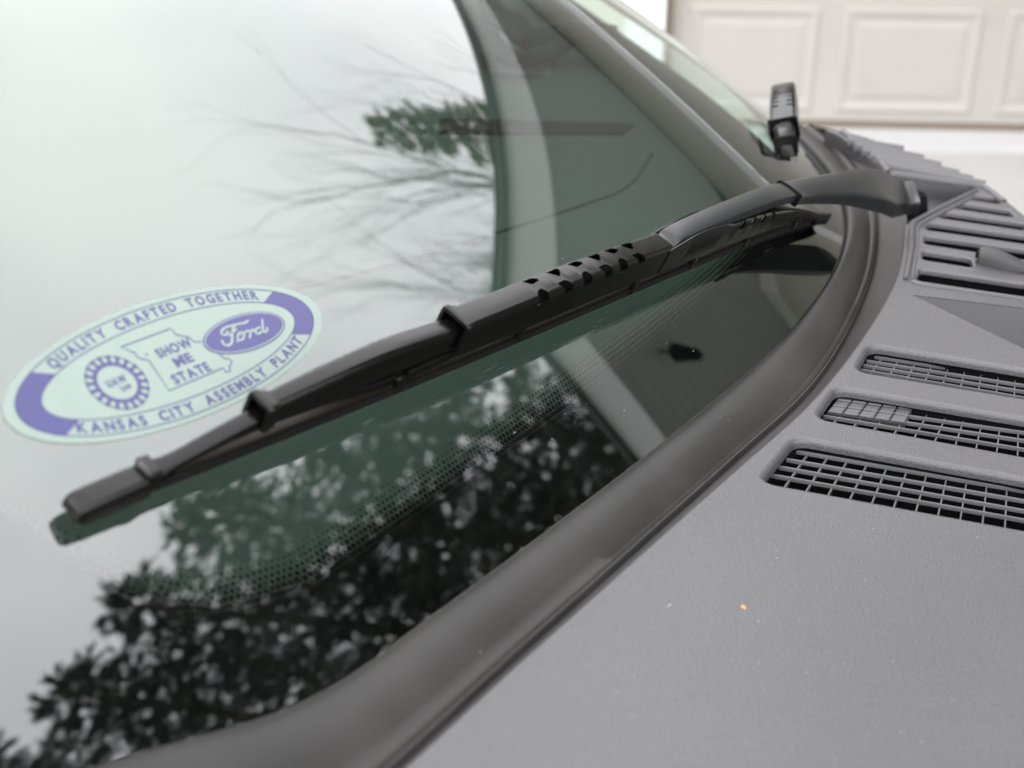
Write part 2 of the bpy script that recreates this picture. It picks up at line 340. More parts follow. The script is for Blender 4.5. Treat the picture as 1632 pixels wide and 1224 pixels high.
# ------------------------------------------------------------------ trees, seen mirrored in the windshield
def conifer(name, x, y, h, r, seed, label, mat, dens=1.0):
    R = random.Random(seed); t = empty(name, (x, y, 0), label=label, cat='tree', group='trees beyond the house')
    mb = MB(); mb.tube([(x, y, -.1), (x+.05, y, h*.4), (x, y+.04, h*.8), (x, y, h*.99)], [.30, .2, .08, .015], 8); mb.obj('trunk', M['bark'], t)
    V = []; B = MB(); NR = np.random.default_rng(seed)
    nb = int(190*dens)
    for i in range(nb):
        q = (i+R.random())/nb; z0 = h*(.08+.90*q); L = r*(1-q)**.75*R.uniform(.75, 1.15)+.18
        a = i*2.399+R.uniform(-.3, .3); dx, dy = cos(a), sin(a); P = []
        droop = R.uniform(.18, .42)*(1.15-q); up = .30
        for k in range(9):
            s = k/8; P.append(np.array([x+dx*L*s, y+dy*L*s, z0+L*(up*s-droop*s*s*1.9)+.10*L*max(0, s-.8)*5]))
        B.tube([P[0], P[4], P[8]], [.028, .016, .005], 4, False)
        side = np.array([-dy, dx, 0]); PA = np.array(P); nt = int(10+22*L/r); NL = 12
        sv = .12+.88*NR.random(nt); sv[:2] = 1.0; j = np.minimum((sv*8).astype(int), 7); p = PA[j]+(PA[j+1]-PA[j])*(sv*8-j)[:, None]; bd = PA[j+1]-PA[j]; bd /= np.linalg.norm(bd, axis=1)[:, None]
        sg_ = np.where(NR.random(nt) < .5, -1., 1.); sg_[:2] = NR.uniform(-.25, .25, 2)
        td = bd*NR.uniform(.5, 1, nt)[:, None]+side*(sg_*NR.uniform(.5, 1.1, nt))[:, None]; td[:, 2] += NR.uniform(-.55, .05, nt); td /= np.linalg.norm(td, axis=1)[:, None]
        tl = (.22+.55*(1.1-sv)*min(1, L/1.6))*NR.uniform(.7, 1.2, nt)
        q_ = np.linspace(.08, 1, NL)[None, :, None]; c = p[:, None, :]+td[:, None, :]*tl[:, None, None]*q_; c[..., 2] -= (tl[:, None]*q_[..., 0]**2)*.25
        dn = NR.normal(0, 1, (nt, NL, 3)); d = td[:, None, :]+.55*dn/np.linalg.norm(dn, axis=2)[..., None]; d /= np.linalg.norm(d, axis=2)[..., None]
        e = np.cross(d, NR.normal(0, 1, (nt, NL, 3))); e /= np.linalg.norm(e, axis=2)[..., None]+1e-9
        ln = NR.uniform(.09, .20, (nt, NL, 1)); wd = ln*NR.uniform(.10, .175, (nt, NL, 1))
        V.append(np.stack([c-d*ln*.3, c+e*wd, c+d*ln, c-e*wd], 2).reshape(-1, 3))
    V = np.concatenate(V); F = np.arange(len(V)).reshape(-1, 4)
    obj('crown', V, F, mat, t, smooth=None); B.obj('limbs', M['bark'], t)
    return t
def at(az, d): return d*sin(radians(az)), d*cos(radians(az))
for k, (az, d, el, r, lab) in enumerate([
        (52.5, 15.5, 43, 3.3, 'dark conifer beyond the porch roof, nearest the bare trees'),
        (58.5, 14.0, 46.5, 3.2, 'tall dark conifer, second from the bare trees'),
        (64.5, 15.0, 49.0, 3.4, 'tallest dark conifer in the middle of the row'),
        (70.5, 14.0, 50.5, 3.2, 'dark conifer with long side boughs, fourth from the bare trees'),
        (77.0, 14.5, 54.5, 2.8, 'narrow dark conifer with pointed top, fifth in the row'),
        (84.0, 14.0, 50.0, 3.0, 'dark conifer at the far end of the row')]):
    x, y = at(az, d); conifer('conifer_tree', x, y, 1.8+d*tan(radians(el)), r, 11+k, lab, M['needle'], 1.0)
x, y = at(33.0, 21); conifer('pine_tree', x, y, 1.8+21*tan(radians(35)), 1.9, 41, 'small yellow-green pine showing above the porch eave', M['needle2'], .9)

def bare_tree(name, x, y, h, seed, label, spread=.5, lean=(0, 0)):
    R = random.Random(seed); t = empty(name, (x, y, 0), label=label, cat='tree', group='bare trees behind the house')
    T = MB(); B = MB()
    def grow(p, d, L, r, lev):
        n = 4; pts = [p]; q = p; dd = d
        for i in range(n):
            dd = dd+np.array([R.uniform(-1, 1), R.uniform(-1, 1), R.uniform(-.5, .8)])*.16; dd /= np.linalg.norm(dd); q = q+dd*L/n; pts.append(q)
        rs = [r*(1-.30*i/n) for i in range(n+1)]
        (T if lev == 0 else B).tube(pts, rs, 7 if lev < 2 else (4 if lev < 4 else 3), False)
        if lev >= 9 or r < .0030: return
        k = R.choice((2, 3, 3)) if lev < 6 else 2
        for i in range(k):
            a = R.uniform(0, 2*pi); s = R.uniform(.6, 1)
            e1 = np.cross(dd, (0, 0, 1.)) if abs(dd[2]) < .95 else np.cross(dd, (1., 0, 0)); e1 /= np.linalg.norm(e1); e2 = np.cross(dd, e1)
            nd = dd+spread*s*(cos(a)*e1+sin(a)*e2)*1.5+np.array([0, 0, .12]); nd /= np.linalg.norm(nd)
            grow(pts[R.choice((2, 3, 4)) if i else 4], nd, L*R.uniform(.55, .80), rs[-1]*R.uniform(.55, .85), lev+1)
    grow(np.array([x, y, -.1]), np.array([lean[0], lean[1], 1.]), h*.42, h*.0125, 0)
    T.obj('trunk', M['bark'], t); B.obj('crown', M['twig'], t)
x, y = at(37, 19); bare_tree('bare_tree', x, y, 14.0, 16, 'wide leafless tree with spreading limbs behind the porch roof', .38)
x, y = at(45.5, 18.5); bare_tree('bare_tree', x, y, 13.0, 23, 'leafless tree with upright twigs beside the conifers', .36)
x, y = at(36, 17.5); bare_tree('bare_tree', x, y, 14.4, 20, 'thin leafless tree beside the small yellow-green pine', .38)
x, y = at(42, 24); bare_tree('bare_tree', x, y, 18.0, 19, 'slender leafless tree farthest behind the house', .34)

# ================================================================== THE VAN
van = empty('van', (float(to_w((-.9, 1.07, 0))[0]), float(to_w((-.9, 1.07, 0))[1]), 0.0),
            label='white van seen close at its windshield, wiper and grey cowl', cat='van')
VW = lambda L: [to_w(p) for p in L]
def vobj(name, v, f, mat, parent=None, **k): return obj(name, VW(v), f, mat, parent or van, **k)

# ---- windshield: outer glass sheet and printed inner face 5 mm below it
NY, NU = 330, 140
Ys = np.linspace(.27, 1.87, NY); Us = np.linspace(-.012, .80, NU)
def glass_grid(off):
    V = []
    for Y in Ys:
        B = base_x(Y)
        for u in Us:
            X = B-u; p = np.array([X, Y, glass_z(X, Y)])
            if off: p = p-glass_n(X, Y)*off
            V.append(p)
    F = [(i*NU+j, (i+1)*NU+j, (i+1)*NU+j+1, i*NU+j+1) for i in range(NY-1) for j in range(NU-1)]
    return V, F
V, F = glass_grid(0)
windshield = vobj('windshield', V, F, M['glass'], smooth=180, label='large green-tinted curved windshield glass')
V, F = glass_grid(.005)
pr = vobj('ceramic_band', V, F, M['print'], windshield, smooth=180, label='black printed band with fading dots along the lower edge')
half = [(base_x(Y)-.056, Y) for Y in np.linspace(1.07, .445, 60)]+[(-.158, .4285), (-.1708, .4135), (-.1832, .4045), (-.1956, .4000), (-.2126, .3975), (-.2273, .396), (-.2374, .3948), (-.40, .385), (-.62, .375), (-.95, .36)]
pl = np.array([(x, 2.14-y) for x, y in half[::-1][:-1]]+half)
PL = np.array([(x, y, glass_z(x, y)) for x, y in pl]); A0, D0 = PL[:-1], np.diff(PL, axis=0); LL = np.linalg.norm(D0, axis=1); cum = np.r_[0, np.cumsum(LL)]
P = np.array(V); best = np.full(len(P), 1e9); uu = np.zeros(len(P)); sg = np.ones(len(P))
for i in range(len(A0)):
    t = np.clip(((P-A0[i])@D0[i])/LL[i]**2, 0, 1); q = A0[i]+t[:, None]*D0[i]; d = np.linalg.norm((P-q)[:, :2]*[1.2, 1], axis=1)
    c = D0[i][0]*(P[:, 1]-A0[i][1])-D0[i][1]*(P[:, 0]-A0[i][0]); w = d < best-1e-9
    best[w] = d[w]; uu[w] = (cum[i]+t*LL[i])[w]; sg[w] = np.sign(c)[w]
sg = sg*np.sign(np.median(sg[P[:, 0] > np.array([base_x(y) for y in P[:, 1]])-.02]))
uvl = pr.data.uv_layers.new(name='print'); li = np.zeros(len(pr.data.loops), int); pr.data.loops.foreach_get('vertex_index', li)
uvl.data.foreach_set('uv', np.stack([uu[li], (best*sg)[li]], 1).ravel())

# ---- rubber trim between the glass and the cowl
ST = [  # place on the glass edge, bead line, cowl edge, depth of the step
    ((20, 1290), (300, 1560), (312, 1568), .001), ((140, 1236), (410, 1428), (421, 1437), .001), ((265, 1200), (475, 1364), (486, 1373), .001), ((400, 1165), (545, 1298), (556, 1307), .001),
    ((475, 1140), (600, 1250), (611, 1259), .001), ((550, 1095), (650, 1206), (661, 1214), .001), ((600, 1059), (697, 1162), (708, 1170), .001),
    ((727, 968), (800, 1066), (811, 1074), .001), ((849, 879), (918, 961), (929, 969), .001), ((985, 769), (1062, 832), (1073, 840), .001),
    ((1050, 710), (1132, 769), (1144, 777), .0015), ((1133, 651), (1213, 696), (1227, 704), .002), ((1180, 612), (1266, 650), (1281, 657), .003),
    ((1246, 554), (1318, 588), (1340, 590), .006), ((1302, 478), (1362, 510), (1393, 517), .010), ((1342, 422), (1388, 442), (1427, 457), .013),
    ((1350, 377), (1396, 400), (1440, 415), .014), ((1343, 336), (1398, 345), (1446, 362), .014), ((1322, 287), (1385, 298), (1440, 312), .014),
    ((1282, 226), (1345, 244), (1400, 252), .014), ((1246, 194), (1292, 199), (1325, 204), .014)]
I = []; Bd = []; Ce = []; dl = []
for a, b, c, d in ST:
    q = pg(*a) if a[0] < 1100 else pc(*a, -.003); I.append([q[0], q[1], 0]); Bd.append(pc(*b, -d)); Ce.append(pc(*c, 0.)); dl.append([d])
NS = 150
I = catmull(I, NS); Bd = catmull(Bd, NS); Ce = catmull(Ce, NS)
for A_ in (I, Bd, Ce):
    for _ in range(14): A_[1:-1] = .25*A_[:-2]+.5*A_[1:-1]+.25*A_[2:]
for p in I:
    if p[1] > .43: p[0] = base_x(p[1])-.010*max(0, (.8-p[1])/.394)
I[:, 2] = [glass_z(x, y) for x, y in I[:, :2]]
prof = [(-.03, -.006), (-.03, .0005), (0, .0035), (.05, .0048), (.16, .0055), (.32, .0050), (.50, .0030), (.66, -.0008), (.78, -.0034), (.87, -.0022), (.905, -.0004), (.928, .0002), (.936, -.0022), (.946, -.0022), (.953, .0006), (.966, .0020), (.985, .0020), (.997, .0006), (1.006, -.0014)]
rows = [];
for i in range(NS):
    d = Bd[i]-I[i]; r = []
    for w, z in prof:
        p = I[i]+d*w; p = p+np.array([0, 0, z]); r.append(p)
    e = Ce[i]-Bd[i]; s0 = Bd[i]-np.array([0, 0, .0014])
    r += [s0+(Ce[i]-s0)*.25-np.array([0, 0, .0006]), Ce[i]+np.array([0, 0, -.0022])]
    rows.append(r)
mb = MB(); npf = len(prof)+2; mb.v = [tuple(p) for r in rows for p in r]
mb.f = [(i*npf+j, i*npf+j+1, (i+1)*npf+j+1, (i+1)*npf+j) for i in range(NS-1) for j in range(npf-1)]
vobj('windshield_trim', mb.v, mb.f, M['trim'], smooth=50, label='dark grey rubber trim strip along the lower glass edge')

# ---- cowl panel with slots
def flat(P2, dz): return [(p[0], p[1], cowl_z(p[0])+dz) for p in P2]
c_edge = [tuple(p[:2]) for p in Ce if True]
# follow the cowl edge up to the vent plate, around the dark valley and on to the far corner
ce_near = [p[:2] for p in Ce if p[1] < pc(1446, 362)[1]-.01]
outer = [np.array(p) for p in ce_near] + [pc(*q)[:2] for q in [(1446, 360), (1456, 350), (1500, 327), (1550, 303), (1562, 296), (1505, 288), (1455, 281), (1416, 276), (1398, 258), (1370, 236), (1338, 214), (1318, 206), (1330, 206), (1380, 219), (1425, 234), (1470, 254), (1515, 273), (1560, 293), (1600, 318), (1640, 350), (1700, 400), (1800, 480)]]
xm = outer[-1][0]
outer += [np.array((.46, outer[-1][1]-.10)), np.array((.52, .80)), np.array((.50, .45)), np.array((.42, .12)), np.array((-.02, .05)), np.array((-.12, .16))]
slots = []
def quad_px(TL, TR, BL, BR, ext=0.0, r=.006):
    a, b, c, d = [pc(*q)[:2] for q in (TL, TR, BL, BR)]
    b = b+(b-a)*ext; d = d+(d-c)*ext
    return np.array([a, b, d, c])
S3 = quad_px((1268, 697), (1632, 763), (1212, 766), (1632, 843), .30)
S2 = quad_px((1333, 617), (1632, 667), (1300, 665), (1632, 726), .30)
S1 = quad_px((1386, 549), (1632, 589), (1364, 590), (1632, 634), .30)
LV = [quad_px((1553, 310), (1590, 315), (1541, 317), (1596, 325)), quad_px((1532, 323), (1608, 334), (1519, 331), (1618, 346)),
      quad_px((1506, 337), (1632, 355), (1492, 346), (1636, 367)), quad_px((1482, 354), (1632, 375), (1472, 365), (1632, 388), .1),
      quad_px((1474, 375), (1632, 397), (1472, 388), (1632, 413), .1), quad_px((1471, 399), (1547, 411), (1469, 413), (1552, 426)),
      quad_px((1466, 428), (1632, 452), (1460, 446), (1632, 472), .1)]
TRI = quad_px((1454, 470), (1632, 491), (1458, 472), (1632, 556), .35)
holes = [(round_poly(S, .009), .0030) for S in (S3, S2, S1)]+[(round_poly(S, .0045), .0018) for S in LV]
pts = [tuple(p) for p in outer]; loops = [list(range(len(pts)))]
tri_r = [TRI[0], TRI[1], TRI[2]]
rims = []
for H, rr in holes:
    O = offset_poly(H, rr); k = len(pts); pts += [tuple(p) for p in O]; loops.append(list(range(k, k+len(O)))); rims.append((H, rr, O))
k = len(pts); pts += [tuple(p) for p in tri_r]; loops.append([k, k+1, k+2])
edges = [(L[i], L[(i+1) % len(L)]) for L in loops for i in range(len(L))]
vo, eo, fo, *_ = delaunay_2d_cdt([Vector(p) for p in pts], edges, [], 1, 1e-6)
hp = [[tuple(p) for p in O] for _, _, O in rims]+[[tuple(p) for p in tri_r]]
op = [tuple(p) for p in outer]
mb = MB(); keep = []
for f in fo:
    c = (sum(vo[i][0] for i in f)/len(f), sum(vo[i][1] for i in f)/len(f))
    if in_poly(c, op) and not any(in_poly(c, H) for H in hp): keep.append(tuple(f))
mb.add(flat([(v[0], v[1]) for v in vo], 0), keep)
for H, rr, O in rims:
    rings = []
    for a in range(5):
        t = a/4*pi/2; R_ = offset_poly(H, rr*(1-sin(t))); rings.append(flat(R_, -rr*(1-cos(t))))
    rings.append(flat(offset_poly(H, -.0003), -rr-.0022)); mb.loft(rings, True, False)
# rolled outer edge and skirt
O = np.array(outer); rings = [flat(O, 0), flat(offset_poly(O, .0012), -.0006), flat(offset_poly(O, .0018), -.002), flat(offset_poly(O, .0018), -.020)]
mb.loft(rings, True, False)
cowl = vobj('cowl_panel', mb.v, mb.f, M['cowl'], smooth=35, label='grained grey plastic cowl panel with slotted air intakes')
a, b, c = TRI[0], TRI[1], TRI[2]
vobj('cowl_recess', flat([a, b], -.0003)+flat([c], -.07)+flat([c], -.0003), [(0, 1, 2), (0, 2, 3)], M['recess'], cowl, smooth=None, label='smooth sunken triangle in the cowl, its shade painted in as a darker colour')
# black well below the intakes and dark tray in the valley
mb = MB(); mb.add([(.0, .50, -.46), (.5, .50, -.50), (.5, 1.2, -.50), (.0, 1.2, -.46)], [(0, 1, 2, 3)])
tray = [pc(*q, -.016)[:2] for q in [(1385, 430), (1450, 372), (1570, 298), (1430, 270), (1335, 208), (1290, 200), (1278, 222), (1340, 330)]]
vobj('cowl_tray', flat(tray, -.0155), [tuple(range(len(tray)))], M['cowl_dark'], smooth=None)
for H, rr, _ in rims:
    S = offset_poly(H, .0012); k = len(S); m_ = MB(); m_.add(flat(S, -rr-.0018)+flat(S, -.06), [tuple(range(k, 2*k))[::-1]]+[(i, (i+1) % k, k+(i+1) % k, k+i) for i in range(k)])
    vobj('intake_well', m_.v, m_.f, M['pit'], cowl, smooth=None)

# ---- grille bars in the slots
def lerp(a, b, t): return a+(b-a)*t
def bar(p, q, w, h, dz, name, parent=cowl, mat=None):
    p, q = np.asarray(p), np.asarray(q); d = q-p; L = np.linalg.norm(d); d = d/L; s = np.array([-d[1], d[0]])
    rings = []
    for e in (p, q):
        r = []
        for a, b in ((-1, -1), (1, -1), (1, .4), (.6, 1), (-.6, 1), (-1, .4)):
            x = e+s*a*w/2; r.append((x[0], x[1], cowl_z(x[0])+dz+b*h/2))
        rings.append(r)
    m_ = MB(); m_.loft(rings); return vobj(name, m_.v, m_.f, mat or M['grille'], parent, smooth=30)
BZ = -.0085
def pl2(q): return pc(*q, BZ)[:2]
for bars, T, B, step in (
        ([((1263, 719), (1632, 783)), ((1253, 733), (1632, 799)), ((1241, 745), (1632, 815)), ((1229, 758), (1632, 830))], ((1270, 712), (1632, 775)), ((1226, 771), (1632, 846)), .0100),
        ([((1345, 639), (1632, 678)), ((1335, 648), (1632, 690)), ((1324, 656), (1632, 703)), ((1312, 664), (1632, 717))], ((1350, 633), (1632, 672)), ((1304, 670), (1632, 728)), .0100),
        ([((1386, 568), (1632, 606)), ((1381, 576), (1632, 615)), ((1376, 583), (1632, 625)), ((1370, 590), (1632, 635))], ((1390, 562), (1632, 600)), ((1365, 596), (1632, 641)), .0100)):
    for p, q in bars: P_, Q_ = pl2(p), pl2(q); bar(P_, P_+(Q_-P_)*1.3, .0013, .0022, BZ, 'grille_bar')
    T0, T1, B0, B1 = pl2(T[0]), pl2(T[1]), pl2(B[0]), pl2(B[1]); T1 = T0+(T1-T0)*1.3; B1 = B0+(B1-B0)*1.3; ns = int(np.linalg.norm(T1-T0)/step)
    for i in range(1, ns): q = (i-.3)/ns; bar(lerp(T0, T1, q), lerp(B0, B1, q), .0009, .0018, BZ-.0012, 'grille_crossbar')
for S, fr_ in ((LV[4], (.5, .8)), (LV[5], (.4, .65, .9)), (LV[6], (.45, .7, .93))):
    TL, TR, BR, BL = S; ns = 12
    for t in fr_: bar(lerp(TL, BL, t), lerp(TR, BR, t), .0014, .0022, -.0085, 'grille_bar')
    for i in range(1, ns): q = i/ns; bar(lerp(lerp(TL, TR, q), lerp(BL, BR, q), .2), lerp(lerp(TL, TR, q), lerp(BL, BR, q), .99), .0012, .0020, -.0105, 'grille_crossbar')
# moulded blanking tiles in the middle slot
q4 = [pc(*q, -.0065)[:2] for q in ((1340, 628), (1459, 643), (1443, 673), (1318, 655))]
for r in range(3):
    for c in range(5):
        def uvp(u, v): return lerp(lerp(q4[0], q4[1], u), lerp(q4[3], q4[2], u), v)
        g_ = .045; A_ = [uvp((c+a)/5+(g_/5 if a == 0 else -g_/5), (r+b)/3+(g_/3 if b == 0 else -g_/3)*1.6) for a, b in ((0, 0), (1, 0), (1, 1), (0, 1))]
        A_ = np.array(A_); R2 = offset_poly(A_, -.0007)
        m_ = MB(); m_.loft([flat(A_, -.0088), flat(A_, -.0070), flat(R2, -.0065)]); vobj('blanking_tile', m_.v, m_.f, M['cowl'], cowl, smooth=None)
m_ = MB(); A_ = np.array(q4); m_.loft([flat(A_, -.0105), flat(A_, -.0080)]); vobj('blanking_plate', m_.v, m_.f, M['cowl_dark'], cowl, smooth=None)
# raised ridges round the vent plate
def ridge(px, w, h, name='ridge', mat=None, dz=0, n=60, close=False):
    P_ = catmull([np.append(pc(*q, dz)[:2], 0) for q in px], n)[:, :2]; rings = []
    for i in range(n):
        t = P_[min(i+1, n-1)]-P_[max(i-1, 0)]; t /= np.linalg.norm(t); s = np.array([-t[1], t[0]])
        rings.append([(*(P_[i]+s*w*a), cowl_z(P_[i][0])+dz+h*b) for a, b in ((-.5, -.6), (-.45, .5), (-.25, .92), (0, 1.05), (.25, .92), (.45, .5), (.5, -.6))])
    m_ = MB(); m_.loft(rings); return vobj(name, m_.v, m_.f, mat or M['cowl'], cowl, smooth=50)
ridge([(1443, 446), (1449, 415), (1453, 385), (1454, 362), (1462, 352), (1490, 337), (1530, 317), (1556, 304)], .0042, .0022)
ridge([(1453, 447), (1457, 420), (1461, 390), (1462, 366), (1470, 357), (1495, 343), (1530, 325), (1548, 316)], .0030, .0016)
ridge([(1452, 449), (1475, 455), (1540, 464), (1632, 477), (1720, 489)], .0036, .0018)
ridge([(1418, 276), (1455, 281), (1505, 288), (1562, 297), (1600, 322)], .006, .0026)
for a, b in (((1350, 226), (1440, 241)), ((1362, 234), (1472, 255)), ((1375, 242), (1500, 267)), ((1388, 250), (1528, 280)), ((1400, 258), (1550, 289)), ((1411, 266), (1570, 297))):
    ridge([a, lerp(np.array(a), np.array(b), .5), b], .0085, .0050, 'louver', n=8)
ridge([(1342, 212), (1372, 232), (1398, 254), (1417, 276)], .007, .0035)
# washer nozzle
nb_ = pc(1592, 424); nz_ = cowl_z(nb_[0]); e1 = np.array([1, -.15, 0])/1.011; e2 = np.array([.15, 1, 0])/1.011
rings = []
for t, w, h in ((-.016, .0035, .010), (-.015, .0055, .0125), (-.010, .0065, .0135), (0, .0075, .0115), (.010, .0075, .0075), (.020, .006, .003), (.024, .004, .001)):
    c = np.array([nb_[0], nb_[1], nz_])+e1*t
    rings.append([c+e2*w*a+np.array([0, 0, h*b]) for a, b in ((-1, -.2), (-1, .5), (-.7, .85), (-.3, 1), (.3, 1), (.7, .85), (1, .5), (1, -.2))])
m_ = MB(); m_.loft(rings); noz = vobj('washer_nozzle', m_.v, m_.f, M['cowl_dark'], cowl, smooth=50)
c = np.array([nb_[0], nb_[1], nz_+.0075])-e1*.0162; m_ = MB(); m_.box(c, e1*.0012, e2*.0022, (0, 0, .0022)); vobj('nozzle_jet', m_.v, m_.f, M['pit'], cowl, smooth=None)

# ---- dashboard behind the glass
def dash_z(X, Y): return cowl_z(base_x(Y))-.026-.03*max(0, -X-.25)
V = []; F = []; nx, ny = 40, 60
for j in range(ny):
    Y = .25+1.65*j/(ny-1); xb = base_x(Y)-.012
    for i in range(nx):
        X = xb+(-1.05-xb)*i/(nx-1); z = min(dash_z(X, Y), glass_z(X, Y)-.012); V.append((X, Y, z))
F = [(j*nx+i, j*nx+i+1, (j+1)*nx+i+1, (j+1)*nx+i) for j in range(ny-1) for i in range(nx-1)]
dash = vobj('dashboard', V, F, M['dash'], smooth=40, label='grey dashboard top seen through the tinted glass')
def pd(x, y, dz=0):
    d = to_v(ray(x, y)); t = .3
    for _ in range(4000):
        q = d*t
        if q[2] < dash_z(q[0], q[1])+dz: break
        t += .0008
    return q
P_ = catmull([pd(*q) for q in [(430, 474), (620, 425), (800, 370), (930, 328), (1000, 299), (1040, 246)]], 60)
m_ = MB(); m_.tube([p+(0, 0, .0006) for p in P_], .0016, 5); vobj('dash_seam', m_.v, m_.f, M['dash_dark'], dash)
a = [pd(*q) for q in [(700, 192), (1012, 202), (992, 216), (700, 216)]]
m_ = MB(); m_.loft([[p+np.array([0, 0, -.002]) for p in a], [p+np.array([0, 0, .003]) for p in a]]); vobj('defroster_vent', m_.v, m_.f, M['dash_dark'], dash, smooth=None)
a = [pd(*q) for q in [(786, 30), (880, 70), (878, 124), (780, 116)]]
m_ = MB(); m_.loft([[p+np.array([0, 0, .001]) for p in a], [p+np.array([0, 0, .004]) for p in a]]); vobj('pale_dash_panel', m_.v, m_.f, M['fascia'], dash, smooth=None)  # flat pale panel laid on the dash
P_ = catmull([pd(*q, .03) for q in [(770, -20), (790, 22), (820, 42), (850, 66), (905, 55), (980, 60)]], 20)
m_ = MB(); m_.tube(P_, .014, 8); vobj('instrument_hood', m_.v, m_.f, M['dash_dark'], dash)
P_ = catmull([pd(*q, .02) for q in [(782, 60), (800, 84), (830, 96), (868, 88), (900, 70)]], 20)
m_ = MB(); m_.tube(P_, .011, 8); vobj('steering_wheel_rim', m_.v, m_.f, M['dash_dark'], dash)

# ---- the rest of the body, mostly outside the picture: hood, fenders, pillars, roof, sides
def vbox(name, x0, x1, y0, y1, z0, z1, mat, **k):
    m_ = MB(); m_.abox(x0, x1, y0, y1, z0, z1); return vobj(name, m_.v, m_.f, mat, smooth=None, **k)
rings = []
for X, z, w in ((.50, -.44, .78), (.66, -.47, .78), (.86, -.53, .76), (1.02, -.62, .72), (1.08, -.74, .70), (1.09, -1.45, .70)):
    rings.append([(X, 1.07+w*t, z-.05*t*t) for t in np.linspace(-1, 1, 17)])
m_ = MB(); m_.loft(rings, False, False); vobj('hood', m_.v, m_.f, M['body'], smooth=50)
for s in (-1, 1):
    rings = []
    for X in np.linspace(-.25, 1.05, 14):
        zt = -.74-.06*max(0, X)-.15*max(0, X-.7)**2; y = 1.07+s*(.80-.05*max(0, X))
        rings.append([(X, y-s*.06, zt+.03), (X, y, zt-.01), (X, y+s*.06, zt-.10), (X, y+s*.09, zt-.4), (X, y+s*.08, -1.55)])
    m_ = MB(); m_.loft(rings, False, False); vobj('fender', m_.v, m_.f, M['body'], smooth=50)
    Yp = .27 if s < 0 else 1.87; rings = []
    for u in np.linspace(-.02, .82, 16):
        X = base_x(Yp)-u; z = glass_z(X, Yp); rings.append([(X, Yp-s*.012, z+.004), (X, Yp+s*.05, z-.005), (X-.02, Yp+s*.09, z-.06), (X-.03, Yp+s*.04, z-.08), (X, Yp-s*.012, z-.03)])
    if s > 0: rings = rings[3:]
    m_ = MB(); m_.loft(rings); vobj('windshield_pillar', m_.v, m_.f, M['cowl_dark'] , smooth=50)
    y = 1.07+s*.88
    vbox('body_side', -4.2, -.26, min(y, y+s*.04), max(y, y+s*.04), -1.5, -.36, M['body'])
    vbox('window_pillar', -1.5, -1.38, min(y-s*.03, y), max(y-s*.03, y), -.36, .32, M['body'])
    vbox('body_side', -4.2, -1.5, min(y-s*.05, y-s*.01), max(y-s*.05, y-s*.01), -.358, .32, M['body'])
    for X in (.35, -3.2):
        m_ = MB(); c = np.array([X, 1.07+s*.80, -1.46]); prof_ = ((-.10, .20), (-.09, .32), (-.05, .34), (.05, .34), (.09, .32), (.10, .20))
        m_.loft([[c+np.array([r*cos(a), s*o, r*sin(a)]) for a in np.arange(28)*2*pi/28] for o, r in prof_]); vobj('wheel', m_.v, m_.f, M['rubber'], smooth=40)
Xt = base_x(1.07)-.80
vbox('roof', -4.2, Xt+.02, .22, 1.92, .33, .38, M['body'])
vbox('rear_wall', -4.24, -4.2, .2, 1.94, -1.5, .33, M['body'])
vbox('cabin_bulkhead', -1.92, -1.88, .24, 1.9, -1.4, .31, M['cabin'])
vbox('floor_pan', -4.2, .9, .3, 1.84, -1.5, -1.42, M['cabin'])
for yy in (.62, 1.52):
    m_ = MB(); m_.abox(-1.55, -1.15, yy-.24, yy+.24, -1.0, -.75); m_.abox(-1.68, -1.52, yy-.24, yy+.24, -.9, -.15); m_.abox(-1.66, -1.55, yy-.12, yy+.12, -.12, .06); vobj('seat', m_.v, m_.f, M['cabin'], smooth=None)

# ================================================================== WIPER (near one)
CX = (-.0619, .5121, -.2174); CY = (.027, .855, .3994)       # contact line on the glass, s in metres from the tip
def contact(s): X = np.polyval(CX, s); Y = np.polyval(CY, s); return np.array([X, Y, glass_z(X, Y)])
TILT = radians(12)
def wframe(s):
    P_ = contact(s); t = contact(s+.002)-contact(s-.002); t /= np.linalg.norm(t); n_ = glass_n(P_[0], P_[1]); b = np.cross(t, n_); b /= np.linalg.norm(b)
    return P_, t, n_*cos(TILT)-b*sin(TILT), b*cos(TILT)+n_*sin(TILT)
def near_map(p):
    s, b, h = p; P_, t, n_, bb = wframe(s); return to_w(P_+n_*h+bb*b)

def sweep(st):                              # st: list of (s, [(b,h)...]) closed sections
    m_ = MB(); m_.loft([[(s, b, h) for b, h in pr_] for s, pr_ in st]); return m_
def arch(w, h0, h1, r, n=4):                # section with rounded shoulders, solid
    P_ = [(-w, h0)]
    for k in range(n+1): a = pi-k/n*pi/2; P_.append((-w+r+r*cos(a), h1-r+r*sin(a)))
    for k in range(n+1): a = pi/2-k/n*pi/2; P_.append((w-r+r*cos(a), h1-r+r*sin(a)))
    return P_+[(w, h0)]
def shell(w, h0, h1, r, th=.0013, n=4):     # hollow inverted U
    o = arch(w, h0, h1, r, n); i = arch(w-th, h0, h1-th, max(r-th, .0006), n); return o+i[::-1]
def interp(tab, s): xs, ys = zip(*tab); return float(np.interp(s, xs, ys))
def smooth_tab(tab):
    P_ = catmull([(a, b, 0) for a, b in tab], 80); return [(p[0], p[1]) for p in P_]
